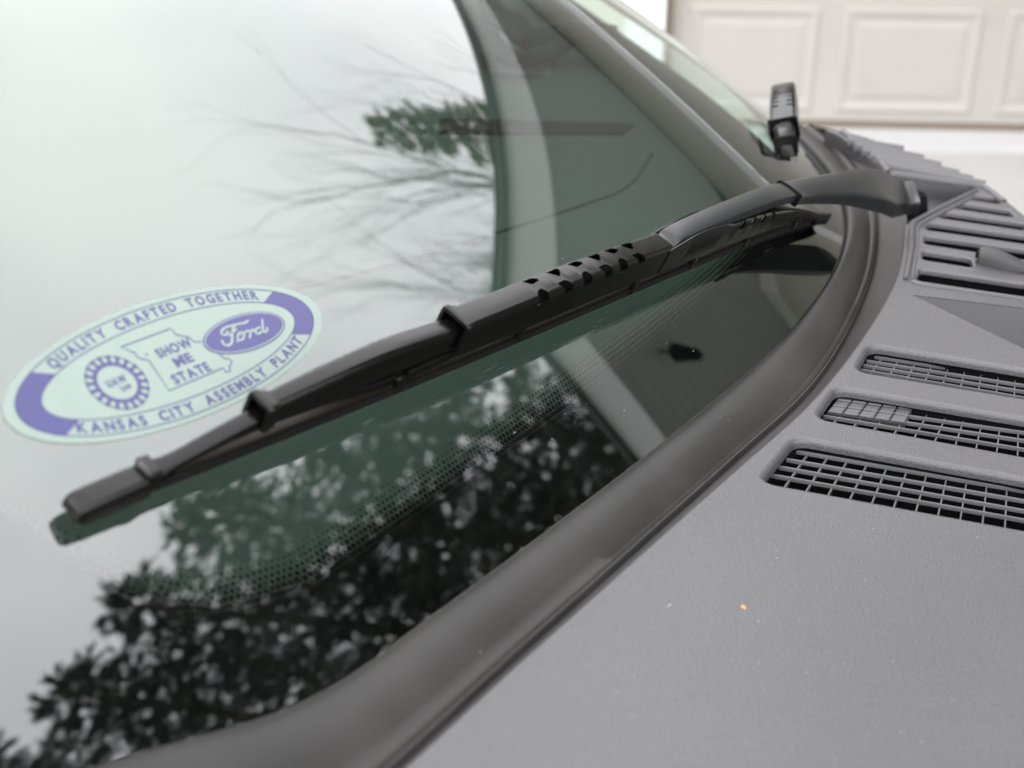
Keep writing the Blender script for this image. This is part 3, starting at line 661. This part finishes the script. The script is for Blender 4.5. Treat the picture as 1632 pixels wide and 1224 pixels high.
def flat_bool(m_, cutters):
    me = bpy.data.meshes.new('t'); me.from_pydata(m_.v, [], m_.f); bm = bmesh.new(); bm.from_mesh(me); bmesh.ops.recalc_face_normals(bm, faces=bm.faces); bm.to_mesh(me); bm.free()
    o = bpy.data.objects.new('t', me); COL.objects.link(o)
    mc = MB()
    for c in cutters: mc.add(c.v, c.f)
    mec = bpy.data.meshes.new('c'); mec.from_pydata(mc.v, [], mc.f); bm = bmesh.new(); bm.from_mesh(mec); bmesh.ops.recalc_face_normals(bm, faces=bm.faces); bm.to_mesh(mec); bm.free()
    oc = bpy.data.objects.new('c', mec); COL.objects.link(oc)
    md = o.modifiers.new('b', 'BOOLEAN'); md.operation = 'DIFFERENCE'; md.solver = 'EXACT'; md.object = oc
    dg = bpy.context.evaluated_depsgraph_get(); me2 = bpy.data.meshes.new_from_object(o.evaluated_get(dg))
    bm = bmesh.new(); bm.from_mesh(me2); bmesh.ops.remove_doubles(bm, verts=bm.verts, dist=2e-5)
    E_ = [e for e in bm.edges if len(e.link_faces) == 2 and e.calc_face_angle(0) > .75 and max(v.co.z for v in e.verts) > .0345]
    bmesh.ops.bevel(bm, geom=E_, offset=.00030, segments=1, affect='EDGES', clamp_overlap=True)
    bmesh.ops.triangulate(bm, faces=[f for f in bm.faces if len(f.verts) > 4]); bm.to_mesh(me2); bm.free()
    r = MB(); r.v = [tuple(v.co) for v in me2.vertices]; r.f = [tuple(p.vertices) for p in me2.polygons]
    for x in (o, oc): bpy.data.objects.remove(x)
    return r
def clip(s0, s1, w, h0, h1, th=.0018, ln=.012):     # U bracket over a lever end
    m_ = sweep([(s0, shell(w, h0, h1, .0022, th)), (s0+.0015, shell(w+.0004, h0, h1+.0005, .0024, th+.0005)), (s0+.003, shell(w+.0004, h0, h1+.0005, .0024, th+.0005)), (s0+.0040, shell(w-.0006, h0, h1-.0005, .0022, th)), (s1, shell(w-.0006, h0, h1-.0005, .0022, th))]); return m_

def build_blade(name, mapf, label, whole=True):
    P_ = []
    def add(nm, m_, mat, parent=None, sm=40, **k):
        v = [mapf(p) for p in m_.v]; return obj(nm, v, m_.f, mat, parent, smooth=sm, **k)
    END = .668
    ctop = smooth_tab([(.205, .0398), (.235, .0405), (.27, .0412), (.32, .0414), (.36, .0402), (.39, .0392)])
    sts = list(np.linspace(.2065, .392, 48))
    hb = [(.2636, 0), (.2835, 1), (.3032, 0), (.3213, 1), (.3390, 0), (.3555, 1)]; hf = [(.2566, 1), (.2758, 0), (.2958, 1), (.3136, 0), (.3313, 1), (.3480, 0)]
    cut = []
    def prism(pts, z0, z1):
        m_ = MB(); m_.loft([[(s, b, z) for s, b in pts] for z in (z0, z1)]); return m_
    def shrink(q, k):
        q = np.array(q); c = q.mean(0); return round_poly(c+(q-c)*np.array([k, 1 if c[1] > 0 else k]), .0016, 3)
    for s, k in hb:
        q = [(-.0070, -.0064), (.0036, -.0064), (.0068, -.0040), (.0066, -.0026), (-.0004, -.0016), (-.0022, -.0022)] if k == 0 else [(-.0062, -.0064), (.0060, -.0064), (.0064, -.0044), (.0022, -.0002), (.0004, -.0002)]
        q = shrink(q, .84); cut.append(prism([(s+a, b) for a, b in q], .0375, .046))
    for s, k in hf:
        s += .0062
        if k: q = [(-.0060, .0100), (-.0056, .0056), (-.0020, .0026), (.0034, .0020), (.0050, .0050), (.0046, .0100)]
        else: q = [(-.0064, .0030), (.0038, .0024), (.0070, .0058), (.0058, .0100), (-.0006, .0100)]
        q = shrink(q, .80); cut.append(prism([(s+a, b) for a, b in q], .0364, .046))
    centre = flat_bool(sweep([(s, shell(.0078, .0215, interp(ctop, s), .0030)) for s in sts]), cut)
    root = add('wiper_blade', centre, M['wiper_frame'], van, 30, label=label)
    add('inner_filler', sweep([(s, arch(.0050, .0240, .0352, .0022)) for s in np.linspace(.226, .386, 12)]), M['rubber'], root)  # dark filler added inside the frame so the holes look shaded
    # square collar where the long lever slides in, and the one farther out
    add('lever_clip', clip(.2005, .2075, .0086, .0255, .0412), M['wiper'], root)
    add('lever_clip', clip(.0830, .0900, .0066, .0205, .0330), M['wiper'], root)
    # long lever
    top = smooth_tab([(.086, .0315), (.105, .0342), (.130, .0372), (.155, .0388), (.180, .0378), (.205, .0362), (.225, .035)])
    low = [(.086, .0225), (.12, .0225), (.155, .0255), (.2, .0255), (.225, .025)]
    add('lever', sweep([(s, arch(interp([(.086, .0048), (.12, .0054), (.16, .0058), (.22, .0058)], s), interp(low, s), interp(top, s), .0030)) for s in np.linspace(.0875, .225, 34)]), M['wiper_frame'], root)
    # short yoke with claws at both ends
    top = smooth_tab([(.034, .0150), (.050, .0182), (.066, .0222), (.080, .0252), (.092, .0270), (.105, .0262), (.125, .0232), (.150, .0192), (.172, .0180)])
    low = [(.034, .0085), (.05, .0150), (.07, .0185), (.092, .020), (.12, .0185), (.15, .0150), (.172, .0120)]
    add('yoke', sweep([(s, arch(interp([(.034, .0054), (.045, .0036), (.09, .0040), (.172, .0032)], s), interp(low, s), interp(top, s), .0022)) for s in np.linspace(.034, .172, 44)]), M['wiper_frame'], root)
    top = [(.176, .0185), (.20, .0205), (.24, .0235)]; low = [(.176, .0125), (.20, .0155), (.24, .018)]
    add('yoke', sweep([(s, arch(.0040, interp(low, s), interp(top, s), .0018)) for s in np.linspace(.176, .24, 10)]), M['wiper_frame'], root)
    for s in (.0335, .1715, .263, .374, .4445, .52, .60)[:7 if whole else 4]:
        add('claw', sweep([(s-.0032, arch(.0046, .0095, .0172, .0015)), (s-.002, arch(.0056, .0085, .0185, .0018)), (s+.002, arch(.0056, .0085, .0185, .0018)), (s+.0032, arch(.0046, .0095, .0172, .0015))]), M['wiper'], root)
    # end caps
    ct = [(-.006, .0112), (-.0045, .0124), (.0, .0132), (.012, .0142), (.026, .0150), (.031, .0152)]
    def cap(ss, f):
        return sweep([(s, arch(interp([(-.006, .0050), (-.0040, .0056), (.004, .0058), (.031, .0056)], f(s)), interp([(-.006, .0062), (-.002, .0038), (.031, .0058)], f(s)), interp(ct, f(s)), .0026, 5)) for s in ss])
    add('end_cap', cap(np.linspace(.001, .033, 16), lambda s: -.006+(s-.001)/.032*.037), M['wiper'], root, 50)
    if whole: add('end_cap', cap(np.linspace(END-.026, END+.006, 14), lambda s: END-s), M['wiper'], root, 50)
    # pocket with cheeks for the arm hook, then the far half of the frame
    if not whole: return root
    chk = smooth_tab([(.386, .0370), (.398, .0395), (.415, .0425), (.435, .0432), (.455, .0415), (.468, .0385)])
    for sd in (-1, 1):
        add('cheek', sweep([(s, [(sd*.0066, .0215), (sd*.0084, .0215), (sd*.0084, interp(chk, s)-.0006), (sd*.0079, interp(chk, s)), (sd*.0071, interp(chk, s)), (sd*.0066, interp(chk, s)-.0006)][::sd]) for s in np.linspace(.388, .468, 22)]), M['wiper_frame'], root)
    m_ = MB(); m_.tube([(.409, -.0086, .0330), (.409, .0086, .0330)], .0035, 12); add('pivot_pin', m_, M['wiper'], root)
    ft = smooth_tab([(.466, .0372), (.49, .0372), (.52, .0355), (.55, .0325), (.57, .030)])
    cut = []
    for i, s in enumerate((.484, .500, .516, .532)):
        cut.append(prism([(s-.004, .0100), (s-.003, .0040), (s+.002, .0030), (s+.004, .0060), (s+.003, .0100)], interp(ft, s)-.0055, .05)); cut.append(prism([(s-.004, -.0066), (s+.004, -.0066), (s+.003, -.0030), (s-.001, -.002)], interp(ft, s)-.005, .05))
    add('far_frame', flat_bool(sweep([(s, shell(.0076, interp([(.466, .0205), (.57, .0185)], s), interp(ft, s), .0028)) for s in np.linspace(.466, .57, 24)]), cut), M['wiper_frame'], root, 30)
    top = smooth_tab([(.565, .0300), (.585, .0268), (.61, .0225), (.635, .0175), (.648, .0150)]); low = [(.565, .018), (.6, .0165), (.648, .010)]
    add('lever', sweep([(s, arch(.0056, interp(low, s), interp(top, s), .0026)) for s in np.linspace(.566, .648, 18)]), M['wiper_frame'], root)
    # steel strips and rubber element
    add('rail', sweep([(s, [(-.0034, .0118), (.0034, .0118), (.0034, .0132), (-.0034, .0132)]) for s in np.linspace(.030, END-.026, 70)]), M['rail'], root, 30)
    rb = [(-.0004, .0), (.0004, .0), (.0009, .0042), (.0032, .0056), (.0034, .0074), (.0014, .0084), (.0016, .0092), (.0050, .0100), (.0050, .0117), (-.0050, .0117), (-.0050, .0100), (-.0016, .0092), (-.0014, .0084), (-.0034, .0074), (-.0032, .0056), (-.0009, .0042)]
    add('rubber_lip', sweep([(s, rb) for s in np.linspace(.004, END, 80)]), M['rubber'], root, 30)
    return root
blade = build_blade('wiper_blade', near_map, 'near black wiper blade with perforated centre frame resting on the glass')

# ---- wiper arm: flat hook, bent strap, sleeve, broad head over the pivot
def W3(s, h, b=0): P_, t, n_, bb = wframe(s); return P_+n_*h+bb*b
def strap(path, width, thick, n=40, rad=.0012):  # path of (point, side dir, up dir) in vehicle axes
    Pp = catmull([p for p, _, _ in path], n); S_ = catmull([a for _, a, _ in path], n); U_ = catmull([a for _, _, a in path], n)
    ws = np.interp(np.linspace(0, 1, n), np.linspace(0, 1, len(width)), width); th = np.interp(np.linspace(0, 1, n), np.linspace(0, 1, len(thick)), thick); rings = []
    for i in range(n):
        s_ = S_[i]/np.linalg.norm(S_[i]); u_ = U_[i]/np.linalg.norm(U_[i]); w = ws[i]/2; t = th[i]; r = min(rad, t*.45)
        rings.append([Pp[i]+s_*a+u_*b for a, b in ((-w, -t), (-w, -r), (-w+r*.3, -r*.3), (-w+r, 0), (0, .0004), (w-r, 0), (w-r*.3, -r*.3), (w, -r), (w, -t))])
    m_ = MB(); m_.loft(rings); return m_
def fr3(s, h, b=0): P_, t, n_, bb = wframe(s); return (P_+n_*h+bb*b, bb, n_)
path = [fr3(.3935, .0325), fr3(.3955, .0385), fr3(.402, .0415), fr3(.415, .0430), fr3(.437, .0441), fr3(.468, .0453), fr3(.502, .0460), fr3(.530, .0460), fr3(.566, .0436)]
m_ = strap(path, [.0130, .0132, .0134, .0136, .0138, .0142, .0146, .0150, .0154], [.0030, .0030, .0035, .0050, .0060, .0062, .0062, .0060, .0058], 60)
arm = vobj('wiper_arm', m_.v, m_.f, M['arm'], smooth=40, label='dark grey wiper arm hooked into the near blade')
m_ = strap([fr3(.3940, .0290), fr3(.405, .0262), fr3(.420, .0262)], [.0125, .0125, .0125], [.0025, .0025, .0025], 14); vobj('hook', m_.v, m_.f, M['wiper'], arm, smooth=40)
# head
jp, js, ju = fr3(.560, .0442); j2, js2, ju2 = fr3(.580, .0428)
piv = pc(1452, 346, -.012); pt = pc(1440, 303, .030) ; pe = pc(1462, 306, .030)
upv = np.array([.05, -.45, .9]); sid = np.array([.18, -.86, -.48])
mid = lerp(j2, pt, .35)+np.array([0, 0, .004]); mid2 = lerp(j2, pt, .70)+np.array([0, 0, .005])
m_ = strap([(jp, js, ju), (j2, js2, ju2), (mid, lerp(js2, sid, .35), lerp(ju2, upv, .35)), (mid2, lerp(js2, sid, .7), lerp(ju2, upv, .7)), (pt, sid, upv), (pe, sid, upv)],
           [.0175, .0190, .0225, .0300, .0350, .0240], [.0075, .0085, .0105, .0130, .0150, .0110], 60, .003)
vobj('arm_head', m_.v, m_.f, M['arm'], arm, smooth=50)
p_, t_, n_, b_ = wframe(.561)
m_ = strap([fr3(.5575, .0448), fr3(.5615, .0446)], [.0186, .0186], [.0088, .0088], 4); vobj('sleeve_seam', m_.v, m_.f, M['pit'], arm, smooth=None)
m_ = MB(); c = np.array(piv); m_.loft([[c+np.array([r*cos(a), r*sin(a), z]) for a in np.arange(20)*pi/10] for r, z in ((.020, -.006), (.019, .002), (.013, .004), (.011, .016), (.009, .020))]); vobj('pivot_post', m_.v, m_.f, M['pit'], arm, smooth=40)

# ---- far wiper, seen end-on beyond the crown of the glass
fa = np.array(pc(1262, 262, .002)); fd = np.array([.03, 1., .10]); fd /= np.linalg.norm(fd); fb = np.array([1, -.10, 0]); fb /= np.linalg.norm(fb); fn = np.cross(fb, fd)
if fn[2] < 0: fn = -fn
fn_ = fn*cos(.25)-fb*sin(.25); fb_ = fb*cos(.25)+fn*sin(.25)
FS = 1.2
def far_map(p):
    s, b, h = p; s = .2+(s-.2)*.50 if s > .2 else .2-(.2-s)*.16
    return to_w(fa+fd*((s-.22)*.9)+fb_*b*FS*1.15+fn_*h*FS)
build_blade('wiper_blade', far_map, 'far wiper blade seen end-on beyond the crown of the glass', False)

# ================================================================== STICKER on the glass
SA, SB = .0846, .0295
sc0 = np.array([-.2077, .498, 0]); seu = np.array([.4636, .883, -.0731]); sev = np.array([-.691, .412, .594])
sc0 = sc0+seu*.0014; sc0[2] = glass_z(sc0[0], sc0[1])
def smap(u, v, lift=0.0):
    p = sc0+seu*u+sev*v; n_ = glass_n(p[0], p[1]); q = np.array([p[0], p[1], glass_z(p[0], p[1])]); return to_w(q+n_*(.0003+lift*.4))
sticker = empty('sticker', smap(0, 0), label='oval white and blue assembly plant sticker on the windshield', cat='sticker')
def sobj(name, pts, faces, mat, lift, **k): return obj(name, [smap(u, v, lift) for u, v in pts], faces, mat, sticker, smooth=None, **k)
def ell(a, b, n=96, t0=0, t1=2*pi): return [(a*SA*cos(t), b*SB*sin(t)) for t in np.linspace(t0, t1, n, endpoint=False)]
def disc_grid(a, b, nr=10, n=96, inner=0.0):
    P_ = []; F_ = []
    for i in range(nr+1):
        r = inner+(1-inner)*i/nr; P_ += [(a*r*cos(t), b*r*sin(t)) for t in np.linspace(0, 2*pi, n, endpoint=False)]
    for i in range(nr):
        for j in range(n): F_.append((i*n+j, i*n+(j+1) % n, (i+1)*n+(j+1) % n, (i+1)*n+j))
    return P_, F_
P_, F_ = disc_grid(SA, SB, inner=.02); sobj('backing', P_, F_, M['sticker_white'], 0)
def stroke(pts, w, closed=False):
    pts = np.asarray(pts, float); n_ = len(pts); L = []; R_ = []
    for i in range(n_):
        a = pts[i-1] if (i or closed) else pts[0]; b = pts[(i+1) % n_] if (i < n_-1 or closed) else pts[-1]
        t = b-a; t = t/(np.linalg.norm(t)+1e-12); s = np.array([-t[1], t[0]])*w/2; L.append(pts[i]+s); R_.append(pts[i]-s)
    f = [(i, (i+1) % n_, n_+(i+1) % n_, n_+i) for i in range(n_ if closed else n_-1)]
    return L+R_, f
def band(t0, t1, ao, bo, ai, bi, n=40):
    t = np.radians(np.linspace(t0, t1, n)); P_ = [(ao*SA*cos(x), bo*SB*sin(x)) for x in t]+[(ai*SA*cos(x), bi*SB*sin(x)) for x in t]
    return P_, [(i, i+1, n+i+1, n+i) for i in range(n-1)]
LI = .0004
for t0, t1 in ((143, 211), (-29, 31)):
    P_, F_ = band(t0, t1, .935, .915, .805, .66); sobj('blue_band', P_, F_, M['sticker_blue'], LI)
P_, F_ = stroke(ell(.935, .915), .00045, True); sobj('outline', P_, F_, M['sticker_blue'], LI)
P_, F_ = stroke(ell(.805, .66), .00045, True); sobj('outline', P_, F_, M['sticker_blue'], LI)
# lettering
_gl = {}
def glyph(ch):
    if ch not in _gl:
        cu = bpy.data.curves.new('g', 'FONT'); cu.body = ch; cu.size = 1; cu.offset = .034; cu.resolution_u = 4; o = bpy.data.objects.new('g', cu); COL.objects.link(o)
        me = bpy.data.meshes.new_from_object(o.evaluated_get(bpy.context.evaluated_depsgraph_get()))
        v = np.array([x.co[:2] for x in me.vertices]) if len(me.vertices) else np.zeros((0, 2)); f = [tuple(p.vertices) for p in me.polygons]
        w = float(v[:, 0].max()) if len(v) else .35
        v0 = float(v[:, 0].min()) if len(v) else 0
        _gl[ch] = (v-np.array([v0, 0]) if len(v) else v, f, w-v0 if len(v) else .35); bpy.data.objects.remove(o)
    return _gl[ch]
CAPH = .72
def text_line(s, u, v, hgt, width):          # straight, centred
    sp_ = .10; tot = sum(glyph(c)[2]+sp_ for c in s)-sp_; kx = width/tot; ky = hgt/CAPH; x = -tot/2; mb = MB()
    for c in s:
        V_, F_, w = glyph(c); mb.add([(u+(p[0]+x)*kx, v+(p[1]-CAPH/2)*ky, 0) for p in V_], F_); x += w+sp_
    return mb
def text_arc(s, a, b, t0, t1, hgt, top):
    ts = np.radians(np.linspace(t0, t1, 400)); C_ = np.stack([a*SA*np.cos(ts), b*SB*np.sin(ts)], 1); d = np.r_[0, np.cumsum(np.linalg.norm(np.diff(C_, axis=0), axis=1))]
    sp_ = .20; tot = sum((glyph(c)[2] if c != ' ' else .62)+sp_ for c in s)-sp_; kx = d[-1]/tot; ky = hgt/CAPH; x = 0; mb = MB()
    for c in s:
        if c == ' ': x += .62+sp_; continue
        V_, F_, w = glyph(c); q = (x+w/2)*kx; cx = np.interp(q, d, C_[:, 0]); cy = np.interp(q, d, C_[:, 1])
        e = .0015; tx = np.interp(q+e, d, C_[:, 0])-np.interp(q-e, d, C_[:, 0]); ty = np.interp(q+e, d, C_[:, 1])-np.interp(q-e, d, C_[:, 1]); L = sqrt(tx*tx+ty*ty); tx /= L; ty /= L
        mb.add([(cx+tx*(p[0]-w/2)*kx-ty*p[1]*ky, cy+ty*(p[0]-w/2)*kx+tx*p[1]*ky, 0) for p in V_], F_); x += w+sp_
    return mb
def put(mb, name='lettering', mat=None, lift=LI): return sobj(name, [p[:2] for p in mb.v], mb.f, mat or M['sticker_blue'], lift)
put(text_arc('QUALITY CRAFTED TOGETHER', .842, .715, 139, 36, .0047, True))
put(text_arc('KANSAS CITY ASSEMBLY PLANT', .898, .868, 214.5, 325.5, .0047, False))
put(text_line('SHOW', .008*SA, .155*SB, .0046, .0188)); put(text_line('ME', .008*SA, -.070*SB, .0046, .0098)); put(text_line('STATE', -.004*SA, -.305*SB, .0046, .0202))
def spx(L, k, ox, oy):                       # measured places on the sticker -> its own axes
    out_ = []
    for x, y in L:
        p = pg(ox+x*k, oy+y*k)-sc0; out_.append((p@seu, p@sev))
    return out_
mo = [(1040, 335), (955, 340), (900, 285), (800, 268), (740, 250), (710, 215), (680, 180), (90, 400), (210, 455), (255, 460), (270, 505), (340, 545), (400, 550), (430, 570), (660, 915), (1290, 650), (1310, 655), (1320, 695), (1385, 680), (1370, 630), (1390, 600), (1400, 570), (1360, 535), (1320, 540), (1230, 455)]
P_, F_ = stroke(spx(mo, 220/1632., 180, 500), .00055); sobj('state_outline', P_, F_, M['sticker_blue'], LI)
sx = spx([(395, 490)], 220/1632., 180, 500)[0]; sobj('star', [(sx[0]+.0008*(1 if i % 2 else .45)*cos(i*pi/5+.3), sx[1]+.0008*(1 if i % 2 else .45)*sin(i*pi/5+.3)) for i in range(10)], [tuple(range(10))], M['sticker_blue'], LI)
gc = np.array([-.395*SA, -.035*SB]); NT = 20
cir = lambda r, n=64: [(gc[0]+r*cos(t), gc[1]+r*sin(t)) for t in np.linspace(0, 2*pi, n, endpoint=False)]
P_, F_ = stroke(cir(.0091), .0016, True); sobj('gear_ring', P_, F_, M['sticker_blue'], LI)
P_, F_ = stroke(cir(.0130), .0004, True); sobj('gear_ring', P_, F_, M['sticker_blue'], LI)
mb = MB()
for i in range(NT):
    a = 2*pi*i/NT; e = np.array([cos(a), sin(a)]); s = np.array([-e[1], e[0]])
    mb.add([(*(gc+e*.0097+s*q*.0010), 0) for q in (-1, 1)]+[(*(gc+e*.0120+s*q*.00045), 0) for q in (1, -1)], [(0, 1, 2, 3)])
    mb.add([(*(gc+e*.0119+s*q*.0011), 0) for q in (-1, 1)]+[(*(gc+e*.0134+s*q*.0007), 0) for q in (1, -1)], [(0, 1, 2, 3)])
put(mb, 'gear_teeth', lift=LI*1.2)
mb = text_line('UAW', gc[0], gc[1]+.0008, .0034, .0096); put(mb); mb = text_line('249', gc[0]+.0018, gc[1]-.0034, .0022, .0050); put(mb)
# blue oval with white script
fc = np.array([.4485*SA, -.0305*SB+.0003]); fa_, fb2 = .0235, .0094; rot = -.02
def fo_(a, b, n=72): return [(fc[0]+a*cos(t)*cos(rot)-b*sin(t)*sin(rot), fc[1]+a*cos(t)*sin(rot)+b*sin(t)*cos(rot)) for t in np.linspace(0, 2*pi, n, endpoint=False)]
P_ = fo_(fa_, fb2)+fo_(fa_*.5, fb2*.5)+fo_(fa_*.02, fb2*.02); n_ = 72
sobj('blue_oval', P_, [(r*n_+i, r*n_+(i+1) % n_, (r+1)*n_+(i+1) % n_, (r+1)*n_+i) for r in range(2) for i in range(n_)], M['sticker_blue'], LI*1.3)
P_, F_ = stroke(fo_(fa_*.955, fb2*.91), .0005, True); sobj('oval_rim', P_, F_, M['sticker_white'], LI*1.8)
K1 = 180/1632.
for pts_, w in (([(862, 288), (800, 325), (720, 340), (640, 360), (560, 378), (500, 410), (470, 450), (482, 492), (522, 500), (556, 475), (562, 440)], .0011),
                ([(656, 365), (632, 450), (625, 530), (622, 600), (590, 642), (540, 650), (496, 620), (480, 570)], .0012), ([(575, 512), (645, 452), (695, 412)], .0009),
                ([(748, 452), (715, 490), (706, 548), (745, 575), (788, 545), (800, 490), (784, 458), (748, 470), (760, 500)], .0010), ([(700, 605), (712, 570)], .0009),
                ([(800, 468), (848, 438), (878, 440), (886, 490), (880, 548)], .0010), ([(886, 470), (915, 425), (940, 425), (936, 452)], .0010),
                ([(1045, 388), (1000, 396), (962, 430), (970, 468), (1012, 478), (1060, 440)], .0010), ([(1060, 268), (1066, 350), (1076, 430), (1100, 460), (1128, 432), (1132, 385)], .0010)):
    q = spx(pts_, K1, 300, 480); q = catmull([(a, b, 0) for a, b in q], 26)[:, :2]; P_, F_ = stroke(q, w); sobj('script_stroke', P_, F_, M['sticker_white'], LI*1.8)

# ================================================================== dust and crumbs
mb = MB(); R = random.Random(5)
def blob(c, r, mb):
    n_ = 5; top_ = [c+np.array([r*cos(a)*R.uniform(.6, 1.2), r*sin(a)*R.uniform(.6, 1.2), 0]) for a in np.arange(n_)*2*pi/n_]
    mb.add(top_+[c+np.array([0, 0, r*.8])], [(i, (i+1) % n_, n_) for i in range(n_)])
for q in [(1010, 300), (1060, 345), (878, 325), (897, 413), (930, 372), (893, 356), (1020, 327), (1515, 516), (955, 610), (900, 660), (1058, 600), (1035, 640), (995, 655), (1120, 520), (1105, 560), (880, 700), (1062, 548), (820, 690), (1290, 470)]:
    if q[0] > 1400: continue
    blob(to_w(pg(*q)+np.array([0, 0, .0002])), R.uniform(.0002, .00045), mb)
for _ in range(90):
    q = (R.uniform(640, 1250), R.uniform(260, 720))
    try: p = pg(*q)
    except Exception: continue
    if p[0] < base_x(p[1])-.004: blob(to_w(p+np.array([0, 0, .0001])), R.uniform(.00008, .00022), mb)
M['dust'] = pbr('pale_dust', (.45, .45, .43), .8)
mb.obj('dust_specks', M['dust'], None, smooth=None, kind='stuff', label='fine pale dust specks on the windshield', cat='dust')
mb = MB()
for _ in range(70):
    q = (R.uniform(880, 1632), R.uniform(500, 1224)); p = pc(*q); qx, qy = q
    if qy < 1224-(qx-640)*.92+30: continue
    if any(in_poly(p[:2], O) for _, _, O in rims): continue
    blob(to_w(p), R.uniform(.00012, .00030), mb)
for _ in range(50):
    i = R.randrange(25, 120); w = R.choice((.90, .95, R.uniform(.05, .9))); p = I[i]+(Bd[i]-I[i])*w; p = p+np.array([0, 0, np.interp(w, [a for a, _ in prof[2:]], [b for _, b in prof[2:]])+.0001]); blob(to_w(p), R.uniform(.00010, .00028), mb)
mb.obj('grit', M['dust'], None, smooth=None, kind='stuff', label='scattered pale grit on the cowl and rubber trim', cat='grit')
M['rust'] = pbr('orange_crumb', (.62, .26, .08), .7)
mb = MB(); blob(to_w(pc(1184, 967)), .0011, mb); blob(to_w(pc(1187, 969)), .0007, mb); mb.obj('crumb', M['rust'], None, smooth=None, label='tiny orange crumb lying on the grey cowl', cat='crumb')
mb = MB(); blob(to_w(pc(1068, 964)), .0005, mb); blob(to_w(pc(1065, 966)), .0004, mb); mb.obj('crumb', M['dust'], None, smooth=None, label='tiny pale crumb lying on the grey cowl left of the orange one', cat='crumb')
